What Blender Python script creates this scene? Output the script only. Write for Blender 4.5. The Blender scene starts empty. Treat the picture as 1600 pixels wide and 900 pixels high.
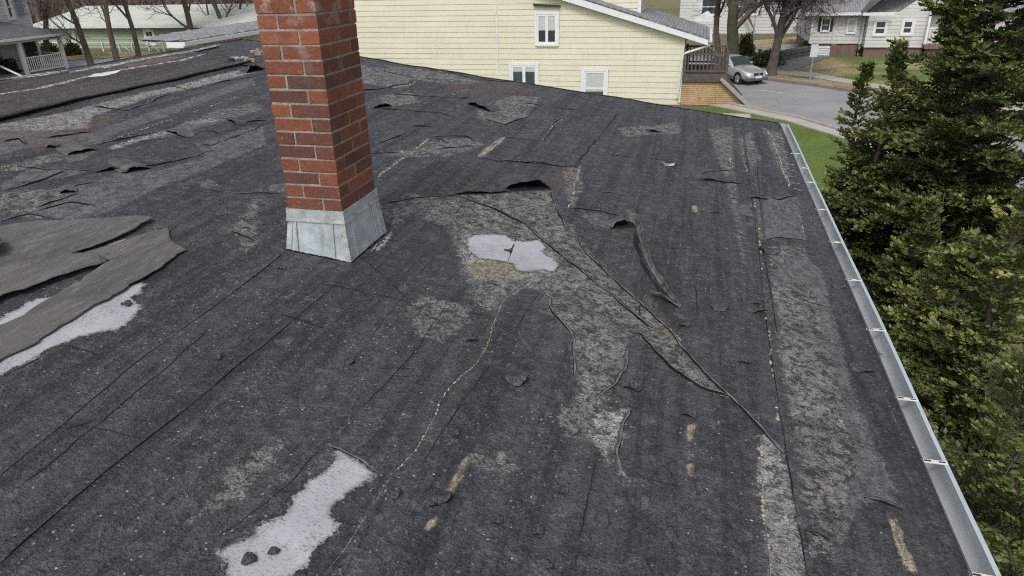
import bpy, math, random
import numpy as np
from mathutils import Vector
random.seed(7)
rng = np.random.default_rng(11)
D = bpy.data
SC = bpy.context.scene
COL = SC.collection
RAD = math.radians

# ------------------------------------------------------------------ camera
F_PX, PITCH, ROLL, PHI, CAMZ = 1096.0, 0.43336, -0.026767, 0.26121, 5.8
cp, sp, cr, sr = math.cos(PITCH), math.sin(PITCH), math.cos(ROLL), math.sin(ROLL)
FW = np.array([0, cp, -sp]); UP = np.array([0, sp, cp]); RT = np.array([1., 0, 0])
cam_r = cr * RT + sr * UP
cam_u = -sr * RT + cr * UP
cam = D.cameras.new('camera'); camo = D.objects.new('camera', cam); COL.objects.link(camo)
cam.sensor_width = 36; cam.lens = 36 * F_PX / 1600
cam.clip_start = 0.05; cam.clip_end = 2000
from mathutils import Matrix
M = Matrix(((cam_r[0], cam_u[0], -FW[0], 0), (cam_r[1], cam_u[1], -FW[1], 0), (cam_r[2], cam_u[2], -FW[2], CAMZ), (0, 0, 0, 1)))
camo.matrix_world = M
SC.camera = camo

# ------------------------------------------------------------------ light
W = D.worlds.new('World'); SC.world = W; W.use_nodes = True
nt = W.node_tree; bgn = nt.nodes['Background']
sky = nt.nodes.new('ShaderNodeTexSky'); sky.sky_type = 'NISHITA'; sky.sun_disc = False
SUN_EL, SUN_AZ = 52, 200
sky.sun_elevation = RAD(SUN_EL); sky.sun_rotation = RAD(SUN_AZ)
sky.air_density = 1.0; sky.dust_density = 4.0; sky.ozone_density = 1.0
hs = nt.nodes.new('ShaderNodeHueSaturation'); hs.inputs['Saturation'].default_value = 0.30
nt.links.new(sky.outputs[0], hs.inputs['Color']); nt.links.new(hs.outputs[0], bgn.inputs[0])
bgn.inputs[1].default_value = 0.15
sl = D.lights.new('sun', 'SUN'); sl.energy = 1.3; sl.angle = RAD(14); sl.color = (1, .97, .92)
so = D.objects.new('sun', sl); COL.objects.link(so)
az = RAD(SUN_AZ); el = RAD(SUN_EL)
sd = Vector((math.sin(az) * math.cos(el), math.cos(az) * math.cos(el), math.sin(el)))
so.rotation_euler = sd.to_track_quat('Z', 'Y').to_euler()
SC.view_settings.view_transform = 'Standard'; SC.view_settings.look = 'None'
SC.view_settings.gamma = 1; SC.view_settings.use_curve_mapping = False
SC.view_settings.exposure = 0.25
SC.render.engine = 'CYCLES'
SC.cycles.use_denoising = False; SC.cycles.filter_width = 1.15

# ------------------------------------------------------------------ frames
SN, CS = math.sin(PHI), math.cos(PHI)
E1 = np.array([SN, CS, 0.]); E2 = np.array([CS, -SN, 0.]); ZZ = np.array([0, 0, 1.])
FL, HB, CW1, CW2, SLOPE = 0.028, 0.2727, 0.309, 0.3995, math.tan(0.1336)
CC = np.array([-0.85825, 3.4309, CAMZ - 1.13175])
P0 = CC - ZZ * HB + E2 * FL - E1 * FL
Z0 = P0[2]
H0 = np.array([P0[0], P0[1], 0.])          # origin of the street's common grid
CAM = np.array([0, 0, CAMZ])
def ray(x, y):
    xx, yy = x - 800, y - 450
    u = cr * xx + sr * yy; v = -sr * xx + cr * yy
    return u * RT - v * UP + F_PX * FW
def loc(P):
    return np.array([(P - H0) @ E2, (P - H0) @ E1, P[2]])
def gp(x, y, z=0.):                          # ground point, grid coordinates
    d = ray(x, y); return loc(CAM + d * ((z - CAMZ) / d[2]))
def onb(x, y, b):                            # point on a plane of constant b
    d = ray(x, y); o = loc(CAM); dl = loc(CAM + d) - o
    return o + dl * ((b - o[1]) / dl[1])
def ona(x, y, a):
    d = ray(x, y); o = loc(CAM); dl = loc(CAM + d) - o
    return o + dl * ((a - o[0]) / dl[0])
_n = np.array([SLOPE, 0, 1.])
def rf(x, y):                                # point on the roof plane -> (a, b)
    d = ray(x, y); o = loc(CAM); dl = loc(CAM + d) - o
    t = ((np.array([0, 0, Z0]) - o) @ _n) / (dl @ _n)
    P = o + dl * t
    return np.array([P[0], P[1]])
def rfs(pts): return np.array([rf(*p) for p in pts])
CL = loc(CAM)

# ------------------------------------------------------------------ noise (for shapes)
def vnoise(x, y, seed=0):
    x = np.asarray(x, float); y = np.asarray(y, float)
    xi = np.floor(x).astype(np.int64); yi = np.floor(y).astype(np.int64)
    fx = x - xi; fy = y - yi; fx = fx * fx * (3 - 2 * fx); fy = fy * fy * (3 - 2 * fy)
    def h(a, b):
        n = (a * 374761393 + b * 668265263 + seed * 974634777) & 0xffffffff
        n = ((n ^ (n >> 13)) * 1274126177) & 0xffffffff
        return ((n ^ (n >> 16)) & 0xffff) / 32767.5 - 1
    return (h(xi, yi) * (1 - fx) + h(xi + 1, yi) * fx) * (1 - fy) + (h(xi, yi + 1) * (1 - fx) + h(xi + 1, yi + 1) * fx) * fy
def fbm(x, y, seed=0, o=3):
    r = 0; a = 1
    for i in range(o):
        r = r + a * vnoise(x * 2 ** i, y * 2 ** i, seed + i * 17); a *= .5
    return r / 1.75
def sstep(a, b, x):
    t = np.clip((x - a) / (b - a), 0, 1); return t * t * (3 - 2 * t)
def HZ(a, b):                                # height of the membrane
    a = np.asarray(a, float); b = np.asarray(b, float)
    z = Z0 - SLOPE * a
    z = z + .006 * fbm(a * 1.3, b * 1.1, 3, 3)
    left = sstep(-1.4, -2.6, a)
    z = z + left * .014 * fbm(a * 5.0, b * 1.3, 9, 3)
    far = sstep(3.2, 4.6, b)
    z = z + far * .020 * fbm(a * 2.4, b * 2.6, 21, 3)
    z = z + .004 * fbm(a * 7, b * 3.0, 31, 2)
    return z

# ------------------------------------------------------------------ object helpers
def tag(o, label=None, cat=None, group=None, kind=None):
    if label: o['label'] = label
    if cat: o['category'] = cat
    if group: o['group'] = group
    if kind: o['kind'] = kind
    return o
def empty(name, at=(0, 0, 0), rz=-PHI, **k):
    """Empty given in grid coordinates"""
    o = D.objects.new(name, None); COL.objects.link(o)
    w = H0 + E2 * at[0] + E1 * at[1] + ZZ * at[2]
    o.location = w; o.rotation_euler = (0, 0, rz); o.empty_display_size = .2
    return tag(o, **k)
def mesh(name, v, f, mats, parent=None, mi=None, smooth=False, at=None, attrs=None):
    me = D.meshes.new(name)
    if isinstance(v, np.ndarray) and isinstance(f, np.ndarray):
        me.vertices.add(len(v)); me.vertices.foreach_set('co', v.astype(np.float32).ravel())
        k = f.shape[1]; me.loops.add(f.size); me.loops.foreach_set('vertex_index', f.astype(np.int32).ravel())
        me.polygons.add(len(f)); me.polygons.foreach_set('loop_start', np.arange(0, f.size, k, dtype=np.int32))
        me.update(calc_edges=True)
    else:
        me.from_pydata([tuple(map(float, q)) for q in v], [], [tuple(map(int, q)) for q in f])
    if not isinstance(mats, (list, tuple)): mats = [mats]
    for m in mats: me.materials.append(m)
    if mi is not None: me.polygons.foreach_set('material_index', np.array(mi, dtype=np.int32))
    if attrs:
        for n, a in attrs.items():
            at_ = me.attributes.new(n, 'FLOAT', 'POINT'); at_.data.foreach_set('value', np.asarray(a, np.float32))
    if smooth: me.polygons.foreach_set('use_smooth', np.ones(len(me.polygons), dtype=bool))
    me.validate(); me.update()
    o = D.objects.new(name, me); COL.objects.link(o)
    if parent is not None: o.parent = parent
    elif at is not None:
        o.location = H0 + E2 * at[0] + E1 * at[1] + ZZ * at[2]; o.rotation_euler = (0, 0, -PHI)
    else:
        o.location = H0; o.rotation_euler = (0, 0, -PHI)
    return o
def bevel(o, w, seg=2):
    m = o.modifiers.new('bevel', 'BEVEL'); m.width = w; m.segments = seg; m.limit_method = 'ANGLE'; m.angle_limit = RAD(40)
    return o
def solid(o, t, off=-1):
    m = o.modifiers.new('solid', 'SOLIDIFY'); m.thickness = t; m.offset = off
    return o
class MB:
    def __init__(s): s.v = []; s.f = []; s.m = []
    def add(s, v, f, m=0):
        n = len(s.v); s.v += [tuple(q) for q in v]; s.f += [tuple(i + n for i in q) for q in f]; s.m += [m] * len(f)
    def box(s, x0, x1, y0, y1, z0, z1, m=0):
        s.add([(x, y, z) for z in (z0, z1) for y in (y0, y1) for x in (x0, x1)],
              [(0, 2, 3, 1), (4, 5, 7, 6), (0, 1, 5, 4), (2, 6, 7, 3), (0, 4, 6, 2), (1, 3, 7, 5)], m)
    def bar(s, p, q, w, h, m=0):             # beam with a w x h section
        p = Vector(p); q = Vector(q); d = (q - p).normalized()
        up = Vector((0, 0, 1)) if abs(d.z) < .95 else Vector((0, 1, 0))
        sd_ = d.cross(up).normalized(); u2 = sd_.cross(d).normalized()
        v = []
        for c in (p, q):
            for a, b in ((-1, -1), (1, -1), (1, 1), (-1, 1)): v.append(c + sd_ * a * w / 2 + u2 * b * h / 2)
        s.add(v, [(3, 2, 1, 0), (4, 5, 6, 7), (0, 1, 5, 4), (1, 2, 6, 5), (2, 3, 7, 6), (3, 0, 4, 7)], m)
    def tube(s, pts, rad, n=6, m=0, cap=True):
        pts = [Vector(p) for p in pts]; rings = []
        ref = Vector((.3, .5, .8)).normalized()
        for i, p in enumerate(pts):
            d = (pts[min(i + 1, len(pts) - 1)] - pts[max(i - 1, 0)]).normalized()
            a = d.cross(ref)
            if a.length < .05: a = d.cross(Vector((1, 0, 0)))
            a.normalize(); b = d.cross(a)
            r = rad[i] if isinstance(rad, (list, tuple)) else rad
            rings.append([p + (a * math.cos(2 * math.pi * k / n) + b * math.sin(2 * math.pi * k / n)) * r for k in range(n)])
        v = [q for r in rings for q in r]; f = []
        for i in range(len(pts) - 1):
            for k in range(n):
                f.append((i * n + k, i * n + (k + 1) % n, (i + 1) * n + (k + 1) % n, (i + 1) * n + k))
        if cap: f.append(tuple(range(n))[::-1]); f.append(tuple((len(pts) - 1) * n + k for k in range(n)))
        s.add(v, f, m)
    def prism(s, poly, d0, d1, axis='y', m=0):   # polygon (2d) extruded along an axis
        n = len(poly)
        if axis == 'y': v = [(x, d0, z) for x, z in poly] + [(x, d1, z) for x, z in poly]
        elif axis == 'z': v = [(x, y, d0) for x, y in poly] + [(x, y, d1) for x, y in poly]
        else: v = [(d0, y, z) for y, z in poly] + [(d1, y, z) for y, z in poly]
        s.add(v, [tuple(range(n)), tuple(range(2 * n - 1, n - 1, -1))] + [(i, i + n, (i + 1) % n + n, (i + 1) % n) for i in range(n)], m)
    def obj(s, name, mats, parent=None, smooth=False, at=None):
        o = mesh(name, s.v, s.f, mats, parent, s.m, smooth, at)
        bm_fix(o); return o
import bmesh
def bm_fix(o):
    bm = bmesh.new(); bm.from_mesh(o.data); bmesh.ops.recalc_face_normals(bm, faces=bm.faces); bm.to_mesh(o.data); bm.free()

# ------------------------------------------------------------------ materials
class NT:
    def __init__(s, name, rough=.8, metal=0., spec=.3):
        s.mat = D.materials.new(name); s.mat.use_nodes = True; s.t = s.mat.node_tree
        s.b = s.t.nodes['Principled BSDF']; s.b.inputs['Roughness'].default_value = rough
        s.b.inputs['Metallic'].default_value = metal; s.b.inputs['Specular IOR Level'].default_value = spec
        s.tc = s.t.nodes.new('ShaderNodeTexCoord').outputs['Object']
    def n(s, ty, **k):
        q = s.t.nodes.new(ty)
        for a, b in k.items(): setattr(q, a, b)
        return q
    def lk(s, a, b): s.t.links.new(a, b)
    def mapn(s, scale=(1, 1, 1), rot=(0, 0, 0), src=None):
        q = s.n('ShaderNodeMapping'); q.inputs['Scale'].default_value = scale; q.inputs['Rotation'].default_value = rot
        s.lk(src or s.tc, q.inputs[0]); return q.outputs[0]
    def noise(s, scale, detail=3, rough=.55, vec=None, dist=0.):
        q = s.n('ShaderNodeTexNoise'); q.inputs['Scale'].default_value = scale; q.inputs['Detail'].default_value = detail
        q.inputs['Roughness'].default_value = rough; q.inputs['Distortion'].default_value = dist
        s.lk(vec or s.tc, q.inputs['Vector']); return q.outputs['Fac']
    def vor(s, scale, vec=None, feature='F1', rnd=1.):
        q = s.n('ShaderNodeTexVoronoi'); q.feature = feature; q.inputs['Scale'].default_value = scale
        q.inputs['Randomness'].default_value = rnd
        s.lk(vec or s.tc, q.inputs['Vector']); return q
    def ramp(s, x, a, b, c0=0., c1=1.):
        q = s.n('ShaderNodeMapRange'); q.clamp = True
        for i, v in zip(('From Min', 'From Max', 'To Min', 'To Max'), (a, b, c0, c1)): q.inputs[i].default_value = v
        s.lk(x, q.inputs['Value']); return q.outputs[0]
    def math(s, op, a, b=None):
        q = s.n('ShaderNodeMath', operation=op)
        for i, v in enumerate((a, b)):
            if v is None: continue
            if isinstance(v, (int, float)): q.inputs[i].default_value = v
            else: s.lk(v, q.inputs[i])
        return q.outputs[0]
    def mix(s, fac, a, b, blend='MIX'):
        q = s.n('ShaderNodeMix', data_type='RGBA', blend_type=blend)
        for i, v in ((0, fac), (6, a), (7, b)):
            if isinstance(v, (int, float)): q.inputs[i].default_value = v
            elif isinstance(v, tuple): q.inputs[i].default_value = v if len(v) == 4 else v + (1,)
            else: s.lk(v, q.inputs[i])
        return q.outputs[2]
    def attr(s, name):
        q = s.n('ShaderNodeAttribute'); q.attribute_name = name; return q.outputs['Fac']
    def bump(s, h, strength=.5, dist=.01, prev=None):
        q = s.n('ShaderNodeBump'); q.inputs['Strength'].default_value = strength; q.inputs['Distance'].default_value = dist
        s.lk(h, q.inputs['Height'])
        if prev: s.lk(prev, q.inputs['Normal'])
        return q.outputs[0]
    def done(s, col=None, nrm=None, rough=None):
        if col is not None:
            if isinstance(col, tuple): s.b.inputs['Base Color'].default_value = col + (1,)
            else: s.lk(col, s.b.inputs['Base Color'])
        if nrm is not None: s.lk(nrm, s.b.inputs['Normal'])
        if rough is not None: s.lk(rough, s.b.inputs['Roughness'])
        return s.mat
def simple(name, c, rough=.7, metal=0., var=.15, scale=6., bumps=0., bscale=40., spec=.3):
    t = NT(name, rough, metal, spec)
    n1 = t.noise(scale, 4); n2 = t.noise(scale * 9, 2)
    f = t.math('MULTIPLY', t.math('ADD', n1, t.math('MULTIPLY', n2, .4)), 1.)
    d = tuple(x * (1 - var) for x in c); l = tuple(min(1, x * (1 + var)) for x in c)
    col = t.mix(t.ramp(f, .45, .95), d, l)
    nr = t.bump(t.noise(bscale, 3), bumps, .01) if bumps else None
    return t.done(col, nr)

# --- the roof membrane
def roof_mat(name, base=(.043, .044, .050), masks=True, brown=0., spec=.35):
    t = NT(name, .78, 0, spec)
    big = t.noise(.9, 3); mid = t.noise(4.5, 4, .6); fine = t.noise(55, 3, .7); vf = t.noise(170, 2, .7)
    streak = t.noise(3.2, 4, .6, t.mapn((2.6, .35, 1)))
    dk = tuple(x * .55 for x in base); lt = tuple(x * 1.6 for x in base)
    c = t.mix(t.ramp(t.math('ADD', t.math('MULTIPLY', mid, .5), t.math('MULTIPLY', streak, .5)), .3, .7), dk, lt)
    c = t.mix(t.ramp(big, .48, .66, 0, .5), c, (base[0] * .85, base[1] * .98, base[2] * 1.35))
    c = t.mix(t.ramp(t.noise(1.4, 3, .6, t.mapn((1, 1, 1), (0, 0, 1.1))), .52, .72, 0, .55), c, (base[0] * 1.35, base[1] * 1.12, base[2] * .92))
    if brown: c = t.mix(brown, c, (.075, .060, .050))
    # granules
    g = t.vor(80); gr = t.ramp(g.outputs['Color'], .1, .95, .45, 1.6)
    c = t.mix(.7, c, gr, 'MULTIPLY')
    TX = t.noise(15, 4.5, .95, None, .5)
    grit = t.ramp(t.noise(1.5, 4, .65), .36, .64, .35, 1.)
    c = t.mix(t.math('MULTIPLY', t.ramp(TX, .46, .36), .8), c, (.015, .015, .016))
    c = t.mix(t.math('MULTIPLY', t.ramp(TX, .535, .60), t.math('MULTIPLY', grit, .8)), c, (.145, .148, .158))
    wm = t.ramp(t.noise(85, 2, .6, None, 1.6), .53, .66)
    reg = t.ramp(t.noise(1.7, 4, .65), .38, .68, .30, .9)
    c = t.mix(t.math('MULTIPLY', t.math('MULTIPLY', wm, reg), .55), c, (.15, .15, .155))
    # flaking at hand size: scuffed patches and dark fissures
    fl = t.noise(19, 6, .78, None, .8)
    c = t.mix(t.math('MULTIPLY', t.ramp(fl, .56, .62), t.ramp(t.noise(2.3, 4, .7), .42, .62, .05, .65)), c, (.10, .102, .106))
    c = t.mix(t.math('MULTIPLY', t.ramp(t.noise(27, 5, .75, None, 1.5), .34, .39, 1, 0), .75), c, (.014, .014, .015))
    # farther and higher parts are rougher
    px = t.n('ShaderNodeSeparateXYZ'); t.lk(t.tc, px.inputs[0])
    rg = t.math('MAXIMUM', t.ramp(px.outputs['Y'], 1.2, 3.6), t.ramp(px.outputs['X'], -1.2, -2.4))
    sv2 = t.vor(24); rc2 = t.n('ShaderNodeSeparateColor'); t.lk(sv2.outputs['Color'], rc2.inputs[0])
    pk2 = t.math('GREATER_THAN', rc2.outputs[0], t.ramp(t.noise(1.6, 4, .7), .38, .66, .97, .70))
    dt2 = t.ramp(t.math('ADD', sv2.outputs['Distance'], t.math('MULTIPLY', t.noise(60, 2), .7)), .52, .62, 1, 0)
    c = t.mix(t.math('MULTIPLY', t.math('MULTIPLY', pk2, dt2), t.math('MULTIPLY', rg, .75)), c, (.21, .21, .215))
    crz = t.vor(2.6, t.mapn((1, .55, 1), (0, 0, .1)), 'DISTANCE_TO_EDGE'); 
    czn = t.math('ADD', crz.outputs['Distance'], t.math('MULTIPLY', t.math('SUBTRACT', t.noise(8, 4, .7), .5), .12))
    c = t.mix(t.math('MULTIPLY', t.ramp(t.math('ABSOLUTE', czn), .0, .012, 1, 0), t.math('MULTIPLY', rg, t.ramp(t.noise(1.3, 3), .42, .6, 0, .8))), c, (.008, .008, .009))
    # pale grit showing between granules
    sv = t.vor(70); rc = t.n('ShaderNodeSeparateColor'); t.lk(sv.outputs['Color'], rc.inputs[0])
    thr = t.ramp(t.noise(1.15, 4, .7, t.mapn((1.6, .8, 1))), .42, .70, .996, .84)
    pick = t.math('GREATER_THAN', rc.outputs[0], thr)
    dot = t.ramp(t.math('ADD', sv.outputs['Distance'], t.math('MULTIPLY', t.noise(140, 1), .5)), .42, .56, 1, 0)
    sp_ = t.math('MULTIPLY', pick, dot)
    c = t.mix(t.math('MULTIPLY', sp_, .9), c, (.42, .42, .43))
    st2 = t.noise(3.0, 4, .75, t.mapn((4.2, .16, 1), (0, 0, .02)))
    c = t.mix(t.ramp(st2, .50, .60, 0, .32), c, (.10, .10, .104)); c = t.mix(t.ramp(st2, .47, .40, 0, .45), c, (.018, .018, .019))
    hgt = t.math('ADD', t.math('MULTIPLY', fine, .5), t.math('MULTIPLY', g.outputs['Distance'], .55))
    hgt = t.math('ADD', hgt, t.math('MULTIPLY', TX, 2.2))
    nr = t.bump(hgt, 1.0, .016)
    nr = t.bump(fl, .6, .02, nr); nr = t.bump(t.noise(9, 5, .65, t.mapn((1, .6, 1))), .6, .04, nr)
    if masks:
        eb = t.math('ADD', t.math('MULTIPLY', t.math('SUBTRACT', t.noise(20, 6, .8), .5), .15), t.math('MULTIPLY', t.math('SUBTRACT', t.noise(120, 2), .5), .012))
        def msk(nm, w=.002, e=eb, off=0.):
            a = t.math('ADD', t.math('SUBTRACT', t.attr(nm), .1 + off), e)
            return t.ramp(a, -w, w)
        # worn felt: granules gone
        ws = t.math('ADD', t.math('MULTIPLY', t.math('SUBTRACT', t.noise(30, 6, .8), .5), .19), 0)
        worn = msk('worn', .012, ws)
        wc = t.mix(t.math('MULTIPLY', t.ramp(t.noise(21, 4, .95, None, .6), .43, .57), t.ramp(t.noise(5, 4, .7), .3, .62, .45, 1)), (.036, .036, .037), (.29, .287, .277))
        c = t.mix(t.math('MULTIPLY', worn, .92), c, wc)
        smooth = msk('smooth', .004)
        sc_ = t.mix(t.ramp(t.noise(16, 5, .92, t.mapn((1.4, .7, 1))), .40, .60), (.060, .061, .066), (.185, .186, .195))
        c = t.mix(t.math('MULTIPLY', smooth, .85), c, sc_)
        pale = msk('pale', .006, ws)
        pc = t.mix(t.ramp(t.noise(24, 4, .95, None, .6), .44, .53), (.07, .07, .07), (.42, .42, .41))
        pc = t.mix(t.ramp(t.noise(4, 5, .7), .42, .62, .55, 0), pc, (.12, .118, .115))
        c = t.mix(pale, c, pc)
        rust = msk('rust', .06, t.math('MULTIPLY', t.math('SUBTRACT', t.noise(12, 4), .5), .16))
        c = t.mix(t.math('MULTIPLY', rust, t.ramp(t.noise(16, 5, .75), .38, .62, .08, .55)), c, (.15, .085, .062))
        tan = msk('tan', .004, t.math('MULTIPLY', eb, .35))
        tcn = t.mix(t.ramp(t.noise(45, 4, .7, t.mapn((1, .25, 1))), .4, .62), (.12, .105, .085), (.42, .37, .27))
        c = t.mix(t.math('MULTIPLY', tan, .9), c, tcn)
        och = msk('ochre', .03, ws)
        c = t.mix(t.math('MULTIPLY', och, .6), c, t.mix(t.ramp(t.noise(50, 3, .7), .42, .6), (.09, .075, .055), (.40, .31, .15)))
        alu = msk('alu', .0015, t.math('MULTIPLY', eb, .85))
        crk = t.ramp(t.noise(30, 5, .8, None, 2.5), .60, .66)
        spk = t.math('MULTIPLY', t.ramp(t.noise(75, 4, .75, t.mapn((1, 2.0, 1), (0, 0, .9))), .52, .57), t.ramp(t.noise(6, 4, .7), .38, .62, .25, 1))
        ac = t.mix(t.ramp(t.noise(5, 4), .3, .7), (.285, .30, .325), (.37, .388, .412))
        ac = t.mix(t.math('MULTIPLY', spk, .8), ac, (.12, .12, .125))
        ac = t.mix(t.math('MULTIPLY', crk, .35), ac, (.16, .16, .165))
        dirt = t.math('MULTIPLY', t.ramp(t.attr('alu'), .10, .125, 1, 0), t.ramp(t.noise(17, 5, .9), .44, .54))
        ac = t.mix(t.math('MULTIPLY', dirt, .85), ac, (.085, .083, .08))
        ac = t.mix(t.ramp(t.noise(3, 4, .7), .5, .7, 0, .4), ac, (.20, .20, .19))
        rim = t.ramp(t.math('ABSOLUTE', t.math('ADD', t.math('SUBTRACT', t.attr('alu'), .1), t.math('MULTIPLY', eb, .85))), .002, .007, .85, 0)
        c = t.mix(alu, c, ac)
        c = t.mix(t.math('MULTIPLY', rim, t.ramp(t.noise(9, 3), .4, .55)), c, (.02, .02, .02))
        lvl = t.math('ADD', t.math('MULTIPLY', alu, 1.), t.math('ADD', t.math('MULTIPLY', smooth, .5), t.math('MULTIPLY', tan, -.6)))
        nr = t.bump(lvl, .9, -.006, nr)
        # keep the bare coating smoother
        nf = t.n('ShaderNodeMix', data_type='VECTOR')
        geo = t.n('ShaderNodeNewGeometry')
        t.lk(t.math('MULTIPLY', t.ramp(t.attr('alu'), .10, .118), t.math('MULTIPLY', alu, .97)), nf.inputs[0]); t.lk(nr, nf.inputs[4]); t.lk(geo.outputs['Normal'], nf.inputs[5])
        nr = nf.outputs[1]
    rr = t.ramp(t.noise(2.2, 4), .35, .7, .62, .92)
    return t.done(c, nr, rr)
M_ROOF = roof_mat('roll_roofing')
M_LIP = roof_mat('roll_roofing_lip', (.056, .057, .060), False)
M_EDGE = simple('felt_edge', (.12, .12, .118), .85, var=.85, scale=9)
M_CAP = roof_mat('ridge_cap_felt', (.040, .038, .038), False, .45)
M_CHIP = roof_mat('roofing_chip', (.080, .080, .083), False)
M_CURL = simple('curled_felt', (.085, .085, .084), .85, var=.8, scale=16, bumps=.6, bscale=60)
M_SCUF = simple('scuffed_felt', (.085, .084, .083), .88, var=.6, scale=14, bumps=.7, bscale=50)
M_BLACK = simple('bitumen_black', (.008, .008, .009), .9, var=.3)
t = NT('felt_sheet', .85)
c = t.mix(t.ramp(t.noise(3, 5, .65, t.mapn((2.4, .5, 1))), .3, .7), (.060, .060, .060), (.122, .120, .118))
c = t.mix(t.ramp(t.noise(11, 5, .92, t.mapn((2.2, .6, 1))), .52, .62, 0, .55), c, (.19, .185, .175))
c = t.mix(t.ramp(t.noise(7, 5, .85, t.mapn((3.2, .4, 1))), .44, .36, 0, .7), c, (.035, .035, .034))
c = t.mix(t.ramp(t.noise(1.2, 3), .5, .7, 0, .4), c, (.10, .092, .078))
M_FELT = t.done(c, t.bump(t.noise(9, 5, .7, t.mapn((2.5, .5, 1))), .6, .03, t.bump(t.noise(120, 2), .5, .006)))
t = NT('adhesive', .7)
M_BEAD = t.done(t.mix(t.ramp(t.noise(30, 3), .35, .65), (.13, .12, .11), (.42, .37, .26)), t.bump(t.noise(80, 2), .5, .01))
t = NT('adhesive_pale', .75)
M_PALE = t.done(t.mix(t.ramp(t.noise(26, 4), .4, .62), (.10, .10, .10), (.36, .36, .35)), t.bump(t.noise(80, 2), .5, .01))
M_PEACH = simple('old_timber', (.34, .23, .16), .85, var=.45, scale=20)
def grass_mat(name, a, b, dry=None, dmin=.5, dmax=.62, sc=.25):
    t = NT(name, .9, 0, .1)
    c = t.mix(t.ramp(t.noise(9, 5, .75), .3, .7), a, b)
    c = t.mix(t.ramp(t.noise(.8, 4), .4, .65, 0, .4), c, tuple(x * 1.25 for x in b))
    if dry: c = t.mix(t.ramp(t.noise(sc, 5, .6), dmin, dmax), c, dry)
    return t.done(c, t.bump(t.noise(25, 4, .8), .8, .08))
M_GRASS = grass_mat('lawn_green', (.075, .115, .026), (.14, .195, .055))
M_LAWN = grass_mat('lawn_patchy', (.085, .125, .038), (.14, .19, .06), (.36, .29, .17), .47, .56, .13)
M_DRY = grass_mat('lawn_dry', (.24, .19, .11), (.38, .30, .18), (.14, .16, .06), .52, .62, .3)
M_GROUND = grass_mat('far_ground', (.10, .11, .05), (.20, .18, .10), (.15, .13, .09), .45, .6, .05)
def asphalt(name, c0, c1):
    t = NT(name, .85)
    c = t.mix(t.ramp(t.noise(.35, 4, .6), .35, .65), c0, c1)
    c = t.mix(t.ramp(t.noise(1.0, 4, .6, t.mapn((.15, 1.2, 1), (0, 0, .95))), .5, .75, 0, .35), c, tuple(x * 1.25 for x in c1))
    c = t.mix(.3, c, t.ramp(t.noise(60, 2), .3, .7, .7, 1.3), 'MULTIPLY')
    cr_ = t.vor(.35, t.mapn((1, 1, 1)), 'DISTANCE_TO_EDGE')
    c = t.mix(t.ramp(cr_.outputs['Distance'], .0, .012, .45, 0), c, (.08, .08, .08))
    return t.done(c, t.bump(t.noise(70, 3), .3, .01))
M_ROAD = asphalt('asphalt', (.20, .20, .205), (.26, .26, .262))
M_ROAD2 = asphalt('asphalt_side', (.24, .24, .245), (.31, .31, .31))
M_DRIVE = asphalt('driveway_asphalt', (.13, .13, .135), (.20, .20, .20))
M_CONC = simple('concrete', (.34, .32, .29), .9, var=.18, scale=1.2, bumps=.4)
M_KERB = simple('kerb', (.17, .15, .14), .9, var=.25, scale=3)
M_KERBL = simple('kerb_light', (.30, .28, .26), .9, var=.2, scale=3)
M_LINE = simple('road_paint', (.50, .50, .49), .8, var=.25, scale=4)
M_WHITE = simple('white_trim', (.64, .655, .68), .5, var=.06)
M_WHITE2 = simple('weathered_white', (.58, .59, .60), .6, var=.2)
M_GLASS = simple('window_glass', (.05, .06, .07), .12, spec=.8, var=.3, scale=2)
M_BLIND = simple('window_blind', (.42, .46, .44), .5, spec=.6, var=.08)
M_DARK = simple('dark_void', (.03, .03, .035), .7)
def siding(name, c, pitch=0.):
    t = NT(name, .6)
    cc = t.mix(t.ramp(t.noise(.6, 4, .6, t.mapn((.6, .6, 3))), .35, .7), tuple(x * .93 for x in c), tuple(min(1, x * 1.04) for x in c))
    cc = t.mix(t.ramp(t.noise(5, 5, .7, t.mapn((1, 1, .15))), .52, .78, 0, .34), cc, tuple(x * .62 for x in c))
    return t.done(cc, t.bump(t.noise(3, 2, .5, t.mapn((.5, .5, 5))), .25, .02))
M_YEL = siding('cream_siding', (.60, .58, .455))
M_GRY = siding('grey_siding', (.52, .52, .51))
M_GRYD = siding('warm_grey_siding', (.40, .39, .37))
M_GRN = siding('green_siding', (.27, .34, .24))
def shingle(name, c):
    t = NT(name, .9)
    bt = t.n('ShaderNodeTexBrick'); bt.inputs['Scale'].default_value = 1; bt.inputs['Brick Width'].default_value = .33; bt.inputs['Row Height'].default_value = .14
    bt.inputs['Mortar Size'].default_value = .012; bt.inputs['Bias'].default_value = 0
    bt.inputs['Color1'].default_value = tuple(x * .78 for x in c) + (1,); bt.inputs['Color2'].default_value = tuple(x * 1.22 for x in c) + (1,)
    bt.inputs['Mortar'].default_value = tuple(x * .5 for x in c) + (1,)
    t.lk(t.mapn((1, 1, 1), (0, 0, math.pi / 2)), bt.inputs['Vector'])
    cc = t.mix(t.ramp(t.noise(.7, 4), .35, .7, 0, .35), bt.outputs['Color'], tuple(x * 1.3 for x in c))
    return t.done(cc, t.bump(t.noise(40, 3), .5, .02))
M_SHG = shingle('grey_shingle', (.20, .205, .215))
M_SHD = shingle('dark_shingle', (.115, .12, .125))
M_SHP = simple('pale_sheet_roof', (.44, .47, .42), .6, var=.12, scale=.7)
t = NT('brick', .88)
rn = t.attr('rnd')
cb = t.n('ShaderNodeValToRGB'); t.lk(rn, cb.inputs[0])
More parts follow.
